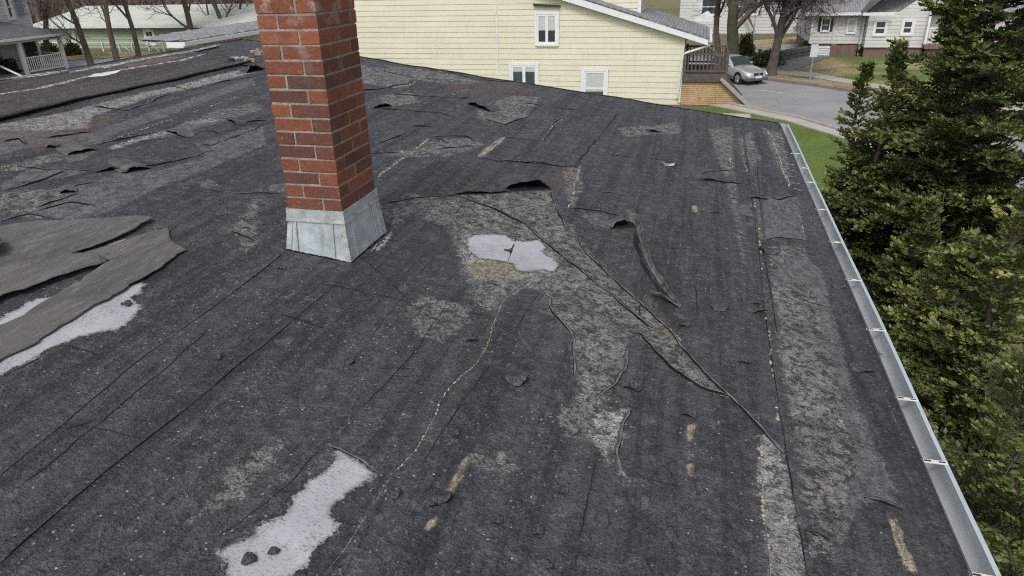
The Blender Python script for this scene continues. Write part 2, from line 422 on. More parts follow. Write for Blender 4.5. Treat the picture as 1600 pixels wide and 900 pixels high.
els = cb.color_ramp.elements; els[0].position = 0; els[0].color = (.085, .045, .034, 1); els[1].position = 1; els[1].color = (.285, .096, .042, 1)
for p_, c_ in ((.3, (.125, .052, .036)), (.5, (.23, .077, .037)), (.75, (.19, .065, .035))):
    e_ = els.new(p_); e_.color = c_ + (1,)
cc = t.mix(t.ramp(t.noise(22, 5, .7), .3, .7, 0, .55), cb.outputs[0], (.085, .04, .032))
cc = t.mix(t.ramp(t.noise(6, 5, .8), .52, .68, 0, .5), cc, (.07, .045, .038))
cc = t.mix(t.ramp(t.noise(90, 3, .7), .56, .7, 0, .35), cc, (.42, .20, .15))
sm = t.math('MULTIPLY', t.ramp(t.noise(11, 4, .65), .50, .68), t.math('MULTIPLY', t.attr('efflo'), .6))
cc = t.mix(sm, cc, (.46, .36, .34))
M_BRICK = t.done(cc, t.bump(t.noise(70, 4, .7), .55, .006, t.bump(t.noise(18, 3), .5, .01)))
M_MORT = simple('mortar', (.27, .235, .205), .95, var=.3, scale=18, bumps=.7, bscale=90)
M_BRKF = simple('foundation_brick', (.17, .11, .095), .9, var=.25, scale=5)
t = NT('galvanised', .36, .5, .5)
cc = t.mix(t.ramp(t.noise(9, 5, .7), .3, .7), (.38, .43, .46), (.58, .63, .67))
cc = t.mix(t.ramp(t.noise(16, 5, .7, t.mapn((1, 1, .14))), .55, .72, 0, .6), cc, (.24, .235, .21))
cc = t.mix(t.ramp(t.noise(30, 3, .7), .62, .72, 0, .5), cc, (.62, .66, .68))
M_GALV = t.done(cc, t.bump(t.noise(8, 3), .35, .02), t.ramp(t.noise(14, 4), .3, .7, .35, .62))
t = NT('galvanised_old', .55, .35, .5)
cc = t.mix(t.ramp(t.noise(14, 5, .7), .35, .65), (.30, .33, .335), (.50, .54, .55))
cc = t.mix(t.ramp(t.noise(24, 5, .75), .55, .66, 0, .75), cc, (.16, .155, .135))
M_GALVO = t.done(cc, t.bump(t.noise(20, 3), .4, .01))
t = NT('gutter_metal', .42, .25, .5)
cc = t.mix(t.ramp(t.noise(5, 4, .6, t.mapn((1, .5, 1))), .3, .7), (.32, .345, .36), (.48, .505, .52))
cc = t.mix(t.ramp(t.noise(18, 5, .8), .66, .74, 0, .6), cc, (.12, .11, .10))
M_GUT = t.done(cc, t.bump(t.noise(6, 2), .2, .01))
M_LIPM = simple('gutter_lip', (.43, .49, .54), .4, .3, var=.1)
M_STRAP = simple('strap_metal', (.62, .60, .56), .5, .2, var=.25, scale=20)
M_BARK = simple('bark', (.105, .085, .07), .95, var=.35, scale=3, bumps=.8, bscale=14)
M_BARK2 = simple('bark_moss', (.085, .082, .055), .95, var=.35, scale=3, bumps=.8, bscale=14)
M_TWIG = simple('twigs', (.125, .095, .085), .95, var=.3, scale=2)
M_TWIGR = simple('twigs_reddish', (.12, .098, .09), .95, var=.3, scale=2)
M_POLE = simple('pole_wood', (.16, .125, .10), .9, var=.25, scale=4)
M_DECK = simple('deck_wood', (.085, .07, .062), .85, var=.35, scale=5)
M_DECKL = simple('baluster_paint', (.36, .37, .39), .8, var=.25, scale=5)
M_STONE = simple('dark_stone', (.10, .095, .09), .9, var=.35, scale=2.5, bumps=.8)
M_STEEL = simple('post_steel', (.26, .27, .28), .5, .4)
M_SIGN = simple('sign_back', (.62, .65, .70), .5, .2, var=.06)
def leaf_mat(name, dark, light, tip):
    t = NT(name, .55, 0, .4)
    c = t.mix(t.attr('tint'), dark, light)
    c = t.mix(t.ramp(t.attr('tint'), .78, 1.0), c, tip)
    t.b.inputs['Subsurface Weight'].default_value = 0
    m = t.done(c)
    tr = t.n('ShaderNodeBsdfTranslucent'); t.lk(c, tr.inputs[0]); mx = t.n('ShaderNodeMixShader'); mx.inputs[0].default_value = .22
    out = t.t.nodes['Material Output']; t.lk(t.b.outputs[0], mx.inputs[1]); t.lk(tr.outputs[0], mx.inputs[2]); t.lk(mx.outputs[0], out.inputs[0])
    return m
M_LEAF = leaf_mat('conifer_leaf', (.045, .075, .026), (.17, .20, .055), (.33, .33, .11))
M_SHRUB = leaf_mat('shrub_leaf', (.05, .06, .02), (.10, .11, .04), (.16, .14, .06))

# ================================================================== ground, roads
def gsheet(name, pts, z, mat, kind='structure', cuts=0, thick=0.):
    P = [gp(x, y)[:2] if len(q) == 2 else None for q in pts for x, y in [q[:2]]]
    mb = MB(); n = len(P)
    if thick: mb.prism([tuple(p) for p in P], z - thick, z, 'z')
    else: mb.add([(p[0], p[1], z) for p in P], [tuple(range(n))])
    o = mb.obj(name, mat); tag(o, kind=kind); return o
gm = MB(); N = 40
xs = np.linspace(-1, 1, N) ** 3 * 700; ys = np.linspace(-1, 1, N) ** 3 * 700
vv = [(x, y, 0) for y in ys for x in xs]
ff = [(j * N + i, j * N + i + 1, (j + 1) * N + i + 1, (j + 1) * N + i) for j in range(N - 1) for i in range(N - 1)]
tag(mesh('ground', vv, ff, M_GROUND), kind='structure')
gsheet('lawn', [(1000, 700), (900, 180), (1130, 166), (1175, 172), (1250, 188), (1345, 222), (1480, 275), (1600, 340), (1800, 450)], .02, M_GRASS)
far_kerb = [(1100, 108), (1150, 118), (1192, 126), (1270, 136), (1360, 150), (1480, 172), (1620, 200), (1900, 262)]
near_edge = [(1000, 150), (1110, 158), (1170, 170), (1250, 186), (1345, 214), (1480, 262), (1600, 320), (1900, 470)]
gsheet('road', far_kerb + near_edge[::-1], .03, M_ROAD)
def strip(name, line, w, z, h, mat, off=0.):
    """kerb or path along a pixel polyline, w metres wide, offset sideways"""
    P = np.array([gp(*p)[:2] for p in line]); mb = MB()
    T = np.gradient(P, axis=0); T /= np.linalg.norm(T, axis=1)[:, None]; Nn = np.stack([-T[:, 1], T[:, 0]], 1)
    A = P + Nn * off; B = P + Nn * (off + w)
    for i in range(len(P) - 1):
        q = [A[i], A[i + 1], B[i + 1], B[i]]
        mb.add([(p[0], p[1], z) for p in q] + [(p[0], p[1], z + h) for p in q],
               [(4, 5, 6, 7), (0, 1, 5, 4), (1, 2, 6, 5), (2, 3, 7, 6), (3, 0, 4, 7)])
    return tag(mb.obj(name, mat), kind='structure')
strip('kerb', far_kerb, .22, 0, .15, M_KERB)
strip('kerb', near_edge, -.16, 0, .12, M_KERBL)
strip('sidewalk', near_edge, -.62, .0, .06, M_CONC, -.17)
gsheet('verge', [(1192, 124), (1270, 134), (1360, 148), (1480, 170), (1620, 198), (1620, 182), (1480, 155), (1350, 135), (1270, 121), (1200, 112)], .045, M_DRY)
gsheet('sidewalk', [(1195, 114.5), (1270, 123), (1352, 137), (1480, 157), (1620, 184), (1620, 174), (1480, 149), (1350, 130), (1270, 115), (1190, 107)], .06, M_CONC)
gsheet('front_lawn', [(1205, 107), (1270, 115.5), (1350, 130.5), (1480, 149.5), (1620, 174.5), (1900, 200), (1800, 60), (1500, 58), (1270, 62), (1250, 92)], .05, M_LAWN)
gsheet('side_road', [(1000, 118), (1120, 108), (1200, 98), (1300, 84), (1420, 66), (1420, 48), (1290, 62), (1200, 74), (1120, 84), (1000, 100)], .035, M_ROAD2)
gsheet('driveway', [(1196, 108), (1236, 113), (1290, 93), (1310, 86), (1275, 84), (1225, 95)], .075, M_DRIVE)
gsheet('grass_strip', [(1120, 84), (1200, 74), (1290, 62), (1290, 54), (1180, 64), (1100, 73)], .045, M_DRY)
gsheet('street', [(-200, 140), (60, 118), (130, 110), (280, 101), (420, 95), (420, 80), (280, 86), (130, 94), (0, 104), (-200, 125)], .035, M_ROAD2)
gsheet('verge', [(-200, 124), (0, 103), (130, 93.5), (280, 85.5), (420, 79.5), (420, 72), (280, 78), (130, 85), (0, 94), (-200, 112)], .045, M_DRY)
# lane line, drain slab
mb = MB(); a = gp(1188, 142); b = gp(1224, 147); d = b - a; d /= np.linalg.norm(d); nn = np.array([-d[1], d[0], 0]) * .06
mb.add([a - nn + ZZ * .042, b - nn + ZZ * .042, b + nn + ZZ * .042, a + nn + ZZ * .042], [(0, 1, 2, 3)])
tag(mb.obj('lane_marking', M_LINE), kind='structure')
mb = MB(); c_ = gp(1150, 183); mb.box(c_[0] - .5, c_[0] + .55, c_[1] - .3, c_[1] + .3, 0, .09)
o = tag(mb.obj('concrete_pad', M_CONC), kind='structure'); bevel(o, .03)

# ================================================================== OUR HOUSE
house = empty('house', (0, 0, 0), label='house in the foreground, its worn charcoal roll roofing patched and peeling', cat='house')
A0, A1, B0, B1 = -4.25, 2.625, -4.2, 5.62
na = 600
aa = np.linspace(A0, A1, na)
t_ = np.linspace(0, 1, 720); bb = B0 + (B1 - B0) * (0.62 * t_ + .38 * t_ ** 2.2)
AG, BG = np.meshgrid(aa, bb)
ZG = HZ(AG, BG)
def segdist(P, A, B):
    d = B - A; L = max(1e-12, d @ d)
    t = np.clip(((P - A) @ d) / L, 0, 1)
    return np.linalg.norm(P - A - t[:, None] * d, axis=1)
PTS = np.stack([AG.ravel(), BG.ravel()], 1)
MASK = {}
def paint(name, pxpoly, shift=0.):
    poly = rfs(pxpoly); lo = poly.min(0) - .12; hi = poly.max(0) + .12
    idx = np.where(((PTS > lo) & (PTS < hi)).all(1))[0]
    if len(idx) == 0: return
    P = PTS[idx]; d = np.full(len(P), 9.); ins = np.zeros(len(P), bool); n = len(poly)
    for i in range(n):
        A, B = poly[i], poly[(i + 1) % n]
        d = np.minimum(d, segdist(P, A, B))
        c = (A[1] > P[:, 1]) != (B[1] > P[:, 1])
        with np.errstate(divide='ignore', invalid='ignore'):
            x = (B[0] - A[0]) * (P[:, 1] - A[1]) / (B[1] - A[1]) + A[0]
        ins ^= c & (P[:, 0] < x)
    s = np.clip(np.where(ins, d, -d) + shift, -.1, .1) + .1
    m = MASK.setdefault(name, np.zeros(len(PTS)))
    m[idx] = np.maximum(m[idx], s)
for n_ in ('worn', 'smooth', 'pale', 'rust', 'tan', 'ochre', 'alu'): MASK[n_] = np.zeros(len(PTS))
# bare silvery coating
paint('alu', [(-40, 610), (-40, 580), (0, 545), (60, 515), (140, 470), (224, 440), (229, 447), (222, 458), (209, 466), (223, 478), (210, 500), (190, 515), (150, 522), (120, 530), (95, 538), (60, 555), (30, 572)])
paint('alu', [(510, 692), (530, 703), (560, 718), (586, 740), (570, 758), (547, 770), (541, 783), (525, 785), (519, 805), (532, 815), (523, 838), (497, 858), (480, 885), (455, 905), (345, 930), (352, 888), (341, 860), (362, 848), (395, 835), (400, 822), (440, 805), (452, 792), (455, 775), (475, 765), (478, 750), (505, 738), (520, 722), (524, 710)])
paint('alu', [(728, 372), (745, 366), (790, 367), (803, 376), (822, 377), (843, 374), (856, 388), (846, 392), (862, 402), (874, 412), (868, 425), (850, 422), (828, 425), (808, 424), (800, 412), (780, 408), (745, 404), (730, 390)])
paint('alu', [(596, 380), (612, 359), (616, 362), (604, 382), (590, 392), (586, 388)])
paint('alu', [(962, 346), (974, 342), (980, 352), (968, 358), (958, 356)])
paint('alu', [(110, 404), (180, 378), (258, 358), (264, 364), (190, 390), (125, 408)])
paint('alu', [(-30, 520), (0, 498), (55, 466), (96, 462), (45, 495), (0, 518)])
paint('ochre', [(728, 410), (752, 402), (800, 410), (818, 424), (800, 434), (745, 436)])
paint('ochre', [(1008, 455), (1020, 512), (1060, 540), (1066, 530), (1045, 510)], -.02)
# pale strips
paint('pale', [(1187, 682), (1198, 678), (1222, 708), (1235, 760), (1248, 820), (1262, 900), (1270, 960), (1206, 960), (1203, 900), (1198, 860), (1192, 800), (1185, 745), (1189, 710)])
paint('pale', [(926, 648), (945, 640), (982, 638), (976, 665), (974, 690), (958, 712), (950, 724), (938, 705), (930, 690), (922, 668)], -.004)
paint('pale', [(905, 560), (935, 590), (930, 640), (900, 625)], -.03)
paint('pale', [(960, 720), (985, 735), (985, 768), (968, 760)], -.02)
paint('pale', [(-40, 205), (0, 193), (120, 170), (245, 140), (395, 102), (400, 112), (300, 136), (245, 150), (150, 178), (135, 200), (60, 205), (0, 204)], -.005)
paint('pale', [(715, 395), (720, 364), (760, 360), (800, 372), (860, 380), (880, 415), (870, 432), (780, 440), (735, 440)], -.015)
# worn felt
paint('worn', [(640, 332), (720, 303), (862, 298), (870, 322), (920, 392), (985, 458), (1040, 512), (985, 520), (978, 580), (935, 625), (905, 600), (893, 560), (893, 520), (857, 490), (850, 455), (820, 448), (790, 462), (770, 490), (740, 470), (725, 430), (715, 400), (700, 355)])
paint('worn', [(1000, 520), (1022, 510), (1060, 535), (1100, 585), (1143, 622), (1100, 608), (1050, 578), (1020, 545)])
paint('worn', [(905, 600), (945, 580), (960, 610), (945, 640), (925, 690), (880, 680), (870, 650)], -.01)
paint('worn', [(640, 440), (770, 470), (760, 520), (700, 560), (620, 540), (600, 480)], -.105)
paint('worn', [(745, 168), (800, 150), (845, 150), (822, 182), (790, 196), (748, 186)])
paint('worn', [(585, 215), (600, 240), (690, 216), (735, 216), (760, 225), (700, 245), (600, 245)], -.01)
paint('worn', [(880, 262), (905, 262), (912, 290), (893, 330), (885, 300)], .0)
paint('worn', [(430, 90), (560, 100), (640, 112), (640, 140), (560, 130), (430, 120)], -.01)
paint('worn', [(1152, 215), (1175, 205), (1190, 250), (1170, 280), (1158, 250)], -.01)
paint('worn', [(1190, 198), (1222, 208), (1238, 290), (1215, 260)], -.005)
paint('worn', [(0, 300), (160, 290), (170, 330), (60, 345), (-20, 335)], -.02)
# smooth grey felt
paint('smooth', [(1172, 309), (1200, 306), (1247, 308), (1262, 374), (1240, 374), (1215, 372), (1188, 378), (1178, 345)])
paint('smooth', [(1140, 321), (1172, 318), (1182, 356), (1160, 350), (1176, 340), (1150, 330)], -.006)
paint('smooth', [(930, 332), (955, 336), (948, 356), (925, 352), (905, 335)], -.004)
paint('smooth', [(1192, 440), (1240, 395), (1285, 420), (1320, 560), (1345, 640), (1372, 700), (1408, 790), (1352, 785), (1336, 800), (1318, 860), (1300, 870), (1322, 790), (1330, 760), (1335, 700), (1315, 620), (1290, 520), (1265, 440), (1210, 440)])
paint('worn', [(1190, 382), (1262, 382), (1300, 480), (1340, 640), (1350, 770), (1310, 880), (1262, 890), (1238, 790), (1212, 560)], -.03)
paint('smooth', [(413, 196), (416, 226), (330, 264), (250, 294), (165, 335), (100, 346), (45, 335), (110, 302), (175, 280), (245, 268), (320, 246), (306, 226), (370, 205)])
paint('smooth', [(-30, 215), (0, 205), (20, 196), (130, 208), (232, 175), (395, 122), (400, 132), (256, 182), (180, 210), (150, 226), (40, 230), (-30, 250)])
paint('smooth', [(0, 290), (40, 265), (100, 262), (140, 270), (100, 280), (40, 285), (0, 300)], -.004)
paint('smooth', [(310, 286), (330, 280), (342, 290), (322, 296)], .0)
paint('smooth', [(418, 290), (445, 286), (446, 300), (420, 300)], .0)
paint('smooth', [(262, 206), (290, 190), (345, 184), (345, 190), (292, 205)], -.003)
paint('smooth', [(595, 120), (640, 112), (630, 128), (596, 132)], .0)
paint('smooth', [(600, 268), (672, 222), (668, 214), (590, 272)], .0)
paint('smooth', [(690, 218), (735, 216), (744, 222), (712, 232)], .0)
paint('smooth', [(185, 268), (240, 262), (250, 272), (215, 284), (150, 290), (120, 300), (110, 292), (160, 280)], -.004)
paint('smooth', [(100, 246), (150, 238), (132, 252), (108, 256)], 0)
paint('worn', [(-10, 262), (60, 246), (110, 236), (150, 232), (150, 240), (70, 256), (0, 272)], -.004)
paint('pale', [(170, 232), (215, 215), (262, 204), (266, 208), (220, 220), (175, 236)], -.002)
paint('pale', [(292, 192), (341, 184), (344, 189), (300, 196)], -.002)
paint('worn', [(400, 160), (330, 176), (250, 208), (200, 222), (260, 216), (340, 192), (410, 172)], -.006)
paint('worn', [(20, 310), (100, 300), (150, 300), (60, 330)], 0)
paint('worn', [(600, 100), (700, 116), (760, 128), (700, 132), (620, 120)], -.01)
paint('worn', [(590, 150), (640, 142), (660, 160), (600, 168)], -.01)
paint('worn', [(1100, 200), (1150, 196), (1160, 300), (1180, 420), (1150, 420), (1130, 300)], -.05)
paint('worn', [(960, 200), (1060, 190), (1070, 210), (970, 215)], -.03)
paint('worn', [(1020, 650), (1110, 640), (1150, 760), (1100, 860), (1030, 850)], -.14)
paint('worn', [(230, 820), (330, 700), (480, 640), (500, 690), (420, 800), (320, 850), (260, 900)], -.105)
paint('worn', [(340, 360), (400, 290), (420, 270), (420, 380), (380, 420)], -.06)
paint('worn', [(640, 730), (720, 640), (850, 690), (900, 760), (760, 800)], -.15)
paint('worn', [(560, 330), (640, 300), (700, 310), (640, 340), (620, 360)], -.02)
paint('rust', [(45, 210), (180, 175), (175, 200), (90, 235), (30, 232)])
paint('rust', [(840, 290), (880, 262), (905, 262), (880, 300), (862, 292)])
paint('rust', [(690, 130), (780, 120), (850, 145), (790, 150), (700, 145)])
paint('rust', [(0, 205), (100, 190), (110, 215), (0, 225)], -.02)
# narrow scraped slivers
paint('tan', [(727, 711), (738, 714), (722, 748), (708, 770), (696, 767), (710, 742)])
paint('tan', [(1071, 664), (1086, 664), (1084, 676), (1081, 692), (1073, 688)])
paint('tan', [(1072, 724), (1084, 724), (1083, 745), (1074, 743)])
paint('tan', [(1388, 808), (1402, 812), (1415, 850), (1432, 892), (1416, 896), (1398, 850)])
paint('tan', [(665, 815), (682, 802), (690, 806), (676, 830), (660, 832)], -.006)
paint('tan', [(1082, 320), (1091, 322), (1090, 333), (1080, 330)], -.002)
paint('tan', [(746, 244), (756, 232), (784, 214), (790, 216), (770, 234), (754, 246)])
v = np.stack([AG.ravel(), BG.ravel(), ZG.ravel()], 1); nb = len(bb)
ii, jj = np.meshgrid(np.arange(na - 1), np.arange(nb - 1)); k0 = (jj * na + ii).ravel()
f = np.stack([k0, k0 + 1, k0 + na + 1, k0 + na], 1)
roof = mesh('roof', v, f, M_ROOF, house, smooth=True, attrs=MASK)

# seams, cracks, beads -------------------------------------------------------
def dense(pts, step=.02, wob=.004, seed=0, px=True):
    P = rfs(pts) if px else np.array(pts, float)
    L = np.r_[0, np.cumsum(np.linalg.norm(np.diff(P, axis=0), axis=1))]
    n = max(4, int(L[-1] / step)); s = np.linspace(0, L[-1], n)
    Q = np.stack([np.interp(s, L, P[:, 0]), np.interp(s, L, P[:, 1])], 1)
    # soften corners
    for _ in range(2): Q[1:-1] = (Q[:-2] + 2 * Q[1:-1] + Q[2:]) / 4
    T = np.gradient(Q, axis=0); T /= np.linalg.norm(T, axis=1)[:, None] + 1e-9
    Nn = np.stack([-T[:, 1], T[:, 0]], 1)
    w = wob * fbm(s * 9, s * 0 + seed * 3.1, seed, 3)
    return Q + Nn * w[:, None], T, Nn, s
def dist_of(Q):
    return float(np.linalg.norm(np.array([Q[:, 0].mean(), Q[:, 1].mean(), Z0]) - CL))
sid = [0]
def crack(pts, wpx=1.4, zo=.0016):
    sid[0] += 1
    Q, T, Nn, s = dense(pts, .012, .014, sid[0]); w = wpx * dist_of(Q) / 1096 / 2
    ww = w * np.clip(.9 + 1.7 * fbm(s * 7, s * 0, sid[0] + 50, 3), .04, 2.4) * np.clip(np.minimum(s, s[-1] - s) / .06, .1, 1)
    A = Q + Nn * ww[:, None]; B = Q - Nn * ww[:, None]
    v = [(p[0], p[1], HZ(*p) + zo) for q in zip(A, B) for p in q]
    f = [(2 * i, 2 * i + 1, 2 * i + 3, 2 * i + 2) for i in range(len(Q) - 1)]
    return mesh('crack', v, f, M_BLACK, roof)
def lap(pts, h=.005, back=.02, wpx=1.2, side=None, var=.6, mat=None, edge=True, wob=.014):
    """exposed edge of an overlapping strip: raised lip on one side, dark gap on the viewer's side"""
    sid[0] += 1
    Q, T, Nn, s = dense(pts, .012, wob, sid[0])
    c = Q.mean(0)
    if side is None: side = 1 if Nn.mean(0) @ (c - CL[:2]) > 0 else -1
    Nn = Nn * side
    hh = h * np.clip(1 + var * fbm(s * 5, s * 0, sid[0] + 9, 3) * 2.2, .06, 2.8) * np.clip(np.minimum(s, s[-1] - s) / .05, .15, 1)
    g = wpx * dist_of(Q) / 1096 * np.clip(1 + 1.6 * fbm(s * 6, s * 0, sid[0] + 70, 3), .1, 2.8)
    v = []; f = []; mi = []
    for i, q in enumerate(Q):
        p0 = q - Nn[i] * g[i]; p1 = q - Nn[i] * .001; p2 = q + Nn[i] * (.003 + .004 * abs(math.sin(i * .37))); p3 = q + Nn[i] * back
        v += [(p0[0], p0[1], HZ(*p0) + .0012), (q[0], q[1], HZ(*q) + .0014), (p1[0], p1[1], HZ(*p1) + hh[i]), (p2[0], p2[1], HZ(*p2) + hh[i] * .9), (p3[0], p3[1], HZ(*p3) - .002)]
    for i in range(len(Q) - 1):
        for k in range(4):
            f.append((5 * i + k, 5 * i + k + 1, 5 * i + k + 6, 5 * i + k + 5)); mi.append(0 if k < 2 else 2 if k == 2 and edge else 1)
    return mesh('lap_seam', v, f, [M_BLACK, mat or M_LIP, M_EDGE], roof, mi)
def bead(pts, wpx=2.5, gap=.45, mat=None, h=.5, ln=2.6, name='adhesive_bead'):
    sid[0] += 1; rr = random.Random(sid[0])
    Q, T, Nn, s = dense(pts, .006, .012, sid[0]); w = .78 * wpx * dist_of(Q) / 1096 / 2
    mb = MB(); u = 0.
    while u < s[-1]:
        L = w * ln * rr.uniform(.5, 2.2)
        if rr.random() > gap and (gap < .2 or fbm(u * 5, sid[0] * 1.0, 4) > -.18):
            i = int(np.searchsorted(s, min(u + L / 2, s[-1] - 1e-6))); c = Q[i]; t_ = T[i]; n_ = Nn[i]
            ww = w * rr.uniform(.45, 1.25); off = rr.uniform(-.5, .5) * w; K = 8; ring = []
            c = c + n_ * off
            for k in range(K):
                th = 2 * math.pi * k / K; r = rr.uniform(.75, 1.15)
                q = c + t_ * math.cos(th) * L / 2 * r + n_ * math.sin(th) * ww * r
                ring.append(q)
            zz = float(HZ(*c)); hz = ww * h
            v = [(q[0], q[1], zz - .002) for q in ring] + [((q[0] - c[0]) * .6 + c[0], (q[1] - c[1]) * .6 + c[1], zz + hz * .8) for q in ring] + [(c[0], c[1], zz + hz)]
            mb.add(v, [(k, (k + 1) % K, K + (k + 1) % K, K + k) for k in range(K)] + [(K + k, K + (k + 1) % K, 2 * K) for k in range(K)])
        u += L * rr.uniform(.8, 1.3)
    A_ = Q + Nn * (w * .22)[..., None] if hasattr(w, 'shape') and getattr(w, 'shape') else Q + Nn * w * .22
    B_ = Q - Nn * w * .22; vv_ = [(p[0], p[1], float(HZ(*p)) + .0008) for q_ in zip(A_, B_) for p in q_]
    mb.add(vv_, [(2 * i, 2 * i + 1, 2 * i + 3, 2 * i + 2) for i in range(len(Q) - 1)], 1)
    if mb.v: mesh(name, mb.v, mb.f, [mat or M_BEAD, M_EDGE if gap < .35 else M_LIP], roof, mb.m, smooth=True)

for L_ in [
    [(600, 318), (650, 310), (700, 305), (735, 300)], [(748, 247), (800, 251), (860, 257), (905, 261)],
    [(862, 300), (870, 330), (890, 365), (930, 410), (985, 460), (1040, 510), (1085, 565), (1145, 625), (1190, 672), (1222, 708)],
    [(720, 308), (770, 327), (820, 350), (865, 390), (905, 420), (960, 465), (1000, 500), (1022, 512)],
    [(888, 325), (940, 331), (972, 338)], [(1085, 278), (1120, 281), (1168, 288)], [(1088, 275), (1104, 267), (1165, 265)],
    [(790, 214), (845, 219)], [(673, 213), (700, 212), (729, 213), (746, 222)], [(675, 213), (700, 224)], [(688, 232), (720, 229), (739, 227)],
    [(595, 170), (653, 174), (690, 177), (717, 186)], [(643, 197), (678, 198)], [(580, 240), (629, 239)], [(609, 146), (660, 150), (695, 152), (735, 153)],
    [(24, 260), (67, 265), (133, 268), (165, 268), (192, 261), (240, 260), (307, 245), (330, 235)], [(320, 295), (371, 303), (436, 302)],
    [(745, 183), (770, 190), (790, 196), (822, 182)], [(150, 227), (200, 215), (260, 203), (300, 208)], [(341, 184), (385, 191), (420, 188)],
    [(0, 345), (45, 335), (100, 345)], [(55, 325), (100, 312), (130, 300)], [(0, 300), (60, 285), (105, 268)], [(262, 132), (300, 139), (340, 128), (398, 118)],
    [(150, 166), (200, 173), (262, 148)], [(0, 222), (30, 216), (45, 224)], [(60, 330), (110, 318), (150, 322)], [(700, 112), (740, 122), (800, 128)], [(600, 110), (650, 122), (700, 126)],
    [(430, 140), (470, 150)], [(940, 300), (990, 305)], [(1095, 330), (1130, 334)], [(590, 225), (620, 214), (640, 205)], [(820, 160), (880, 170), (900, 172)], [(280, 215), (320, 205), (350, 210)],
    [(1175, 308), (1197, 304), (1215, 312), (1245, 306)], [(1188, 376), (1215, 371), (1262, 374)], [(360, 362), (400, 376)],
    [(1350, 780), (1410, 795)], [(310, 225), (330, 228), (370, 212), (412, 196)], [(95, 300), (120, 290), (155, 285)], [(70, 214), (100, 211), (150, 204)],
    [(560, 143), (600, 138), (648, 128)], [(893, 178), (875, 186), (861, 196)], [(866, 197), (849, 219)]]: lap(L_, .006, .028, 1.4)
for L_ in [
    [(985, 520), (1002, 521), (1020, 545), (1050, 580), (1100, 610), (1145, 623)], [(855, 462), (862, 490), (893, 520), (897, 560), (895, 585)],
    [(980, 545), (978, 580), (960, 602), (945, 612), (935, 625)], [(982, 640), (975, 680), (965, 712), (972, 735)],
    [(510, 692), (530, 703), (560, 718), (587, 741)]]: lap(L_, .007, .018, 1.2, var=.8)
for L_ in [[(445, 393), (390, 438), (330, 482), (200, 575), (100, 660), (0, 742)], [(530, 440), (430, 525), (300, 630), (150, 750), (0, 880)],
    [(1160, 205), (1168, 260), (1185, 380), (1195, 480), (1207, 560), (1218, 640), (1230, 710), (1245, 800), (1262, 900)],
    [(0, 590), (0, 590), (60, 560), (60, 560)], [(1183, 250), (1195, 400), (1215, 520)]]: lap(L_, .003, .03, .9, var=.9, edge=False, wob=.0035)
for L_ in [
    [(840, 460), (790, 540), (740, 600), (700, 665), (650, 735)], [(935, 715), (918, 785), (893, 897)], [(970, 735), (985, 738), (1020, 750), (1060, 758)],
    [(430, 490), (465, 500), (507, 514)], [(490, 440), (560, 455), (640, 471)], [(103, 540), (130, 548), (168, 558)], [(95, 667), (130, 664), (155, 652)],
    [(110, 660), (160, 672), (215, 688)], [(225, 508), (252, 530)], [(1250, 470), (1300, 482)], [(500, 700), (450, 760), (330, 850)], [(330, 510), (230, 600), (120, 690), (20, 770)],
    [(650, 440), (600, 500), (580, 530)], [(1000, 500), (1003, 460), (1003, 430)], [(760, 560), (735, 580), (720, 600)], [(1040, 388), (1100, 388), (1165, 392)],
    [(900, 256), (930, 220), (965, 180)], [(700, 470), (640, 560), (560, 640)], [(806, 378), (800, 392), (794, 410)], [(280, 395), (240, 425), (225, 440)], [(1085, 440), (1090, 500)],
    [(560, 400), (610, 440), (640, 470)], [(925, 240), (1000, 246), (1080, 256)], [(1040, 840), (1060, 870)], [(600, 585), (650, 590)], [(580, 575), (650, 577)]]: crack(L_)
bead([(612, 745), (650, 700), (682, 650), (700, 605), (745, 570), (765, 530), (775, 490), (790, 464), (820, 450), (845, 450), (857, 462)], 4.2, .15, ln=3.2)
bead([(612, 745), (575, 800), (530, 870), (505, 900)], 2.6, .3)
bead([(670, 217), (640, 240), (590, 275)], 5, .15)
bead([(788, 214), (765, 232), (746, 246)], 5, .25)
bead([(893, 178), (870, 192), (861, 200), (849, 219)], 3, .3, M_PALE)
bead([(908, 258), (898, 285), (896, 305), (888, 325)], 5, .2, M_PALE)
bead([(1158, 215), (1165, 255), (1176, 300), (1187, 370), (1192, 430), (1199, 500), (1208, 580), (1215, 655)], 4.5, .55)
bead([(1192, 682), (1187, 720), (1190, 760), (1197, 820), (1201, 880), (1204, 910)], 8, .2, ln=1.6)
bead([(1200, 203), (1215, 240), (1232, 290)], 3, .2); bead([(1206, 212), (1220, 250), (1236, 290)], 3, .3, M_PALE)
bead([(1243, 308), (1250, 340), (1258, 374)], 2.6, .25, M_PALE)
bead([(1075, 385), (1070, 430), (1068, 455)], 2, .3, M_PALE)
bead([(862, 306), (880, 348), (925, 402), (985, 457)], 2.2, .4, M_PALE)
bead([(1045, 512), (1062, 532)], 5, .1); bead([(815, 350), (850, 375), (880, 402)], 3, .3, M_PALE)
bead([(0, 262), (40, 252), (66, 243)], 3.5, .2); bead([(24, 262), (70, 266)], 3, .2); bead([(66, 243), (150, 236)], 2.5, .5, M_PALE)
bead([(170, 232), (215, 215), (262, 204)], 4, .15, M_PALE); bead([(290, 192), (341, 184)], 4, .15, M_PALE)
bead([(150, 226), (240, 196), (330, 165), (400, 143)], 3, .35, M_PALE)
bead([(100, 345), (160, 335), (250, 293), (330, 262), (415, 226)], 2, .6, M_PALE)
bead([(580, 241), (629, 241), (668, 238)], 2.2, .2, M_PALE); bead([(560, 175), (590, 162), (620, 150)], 4, .2, M_PALE)
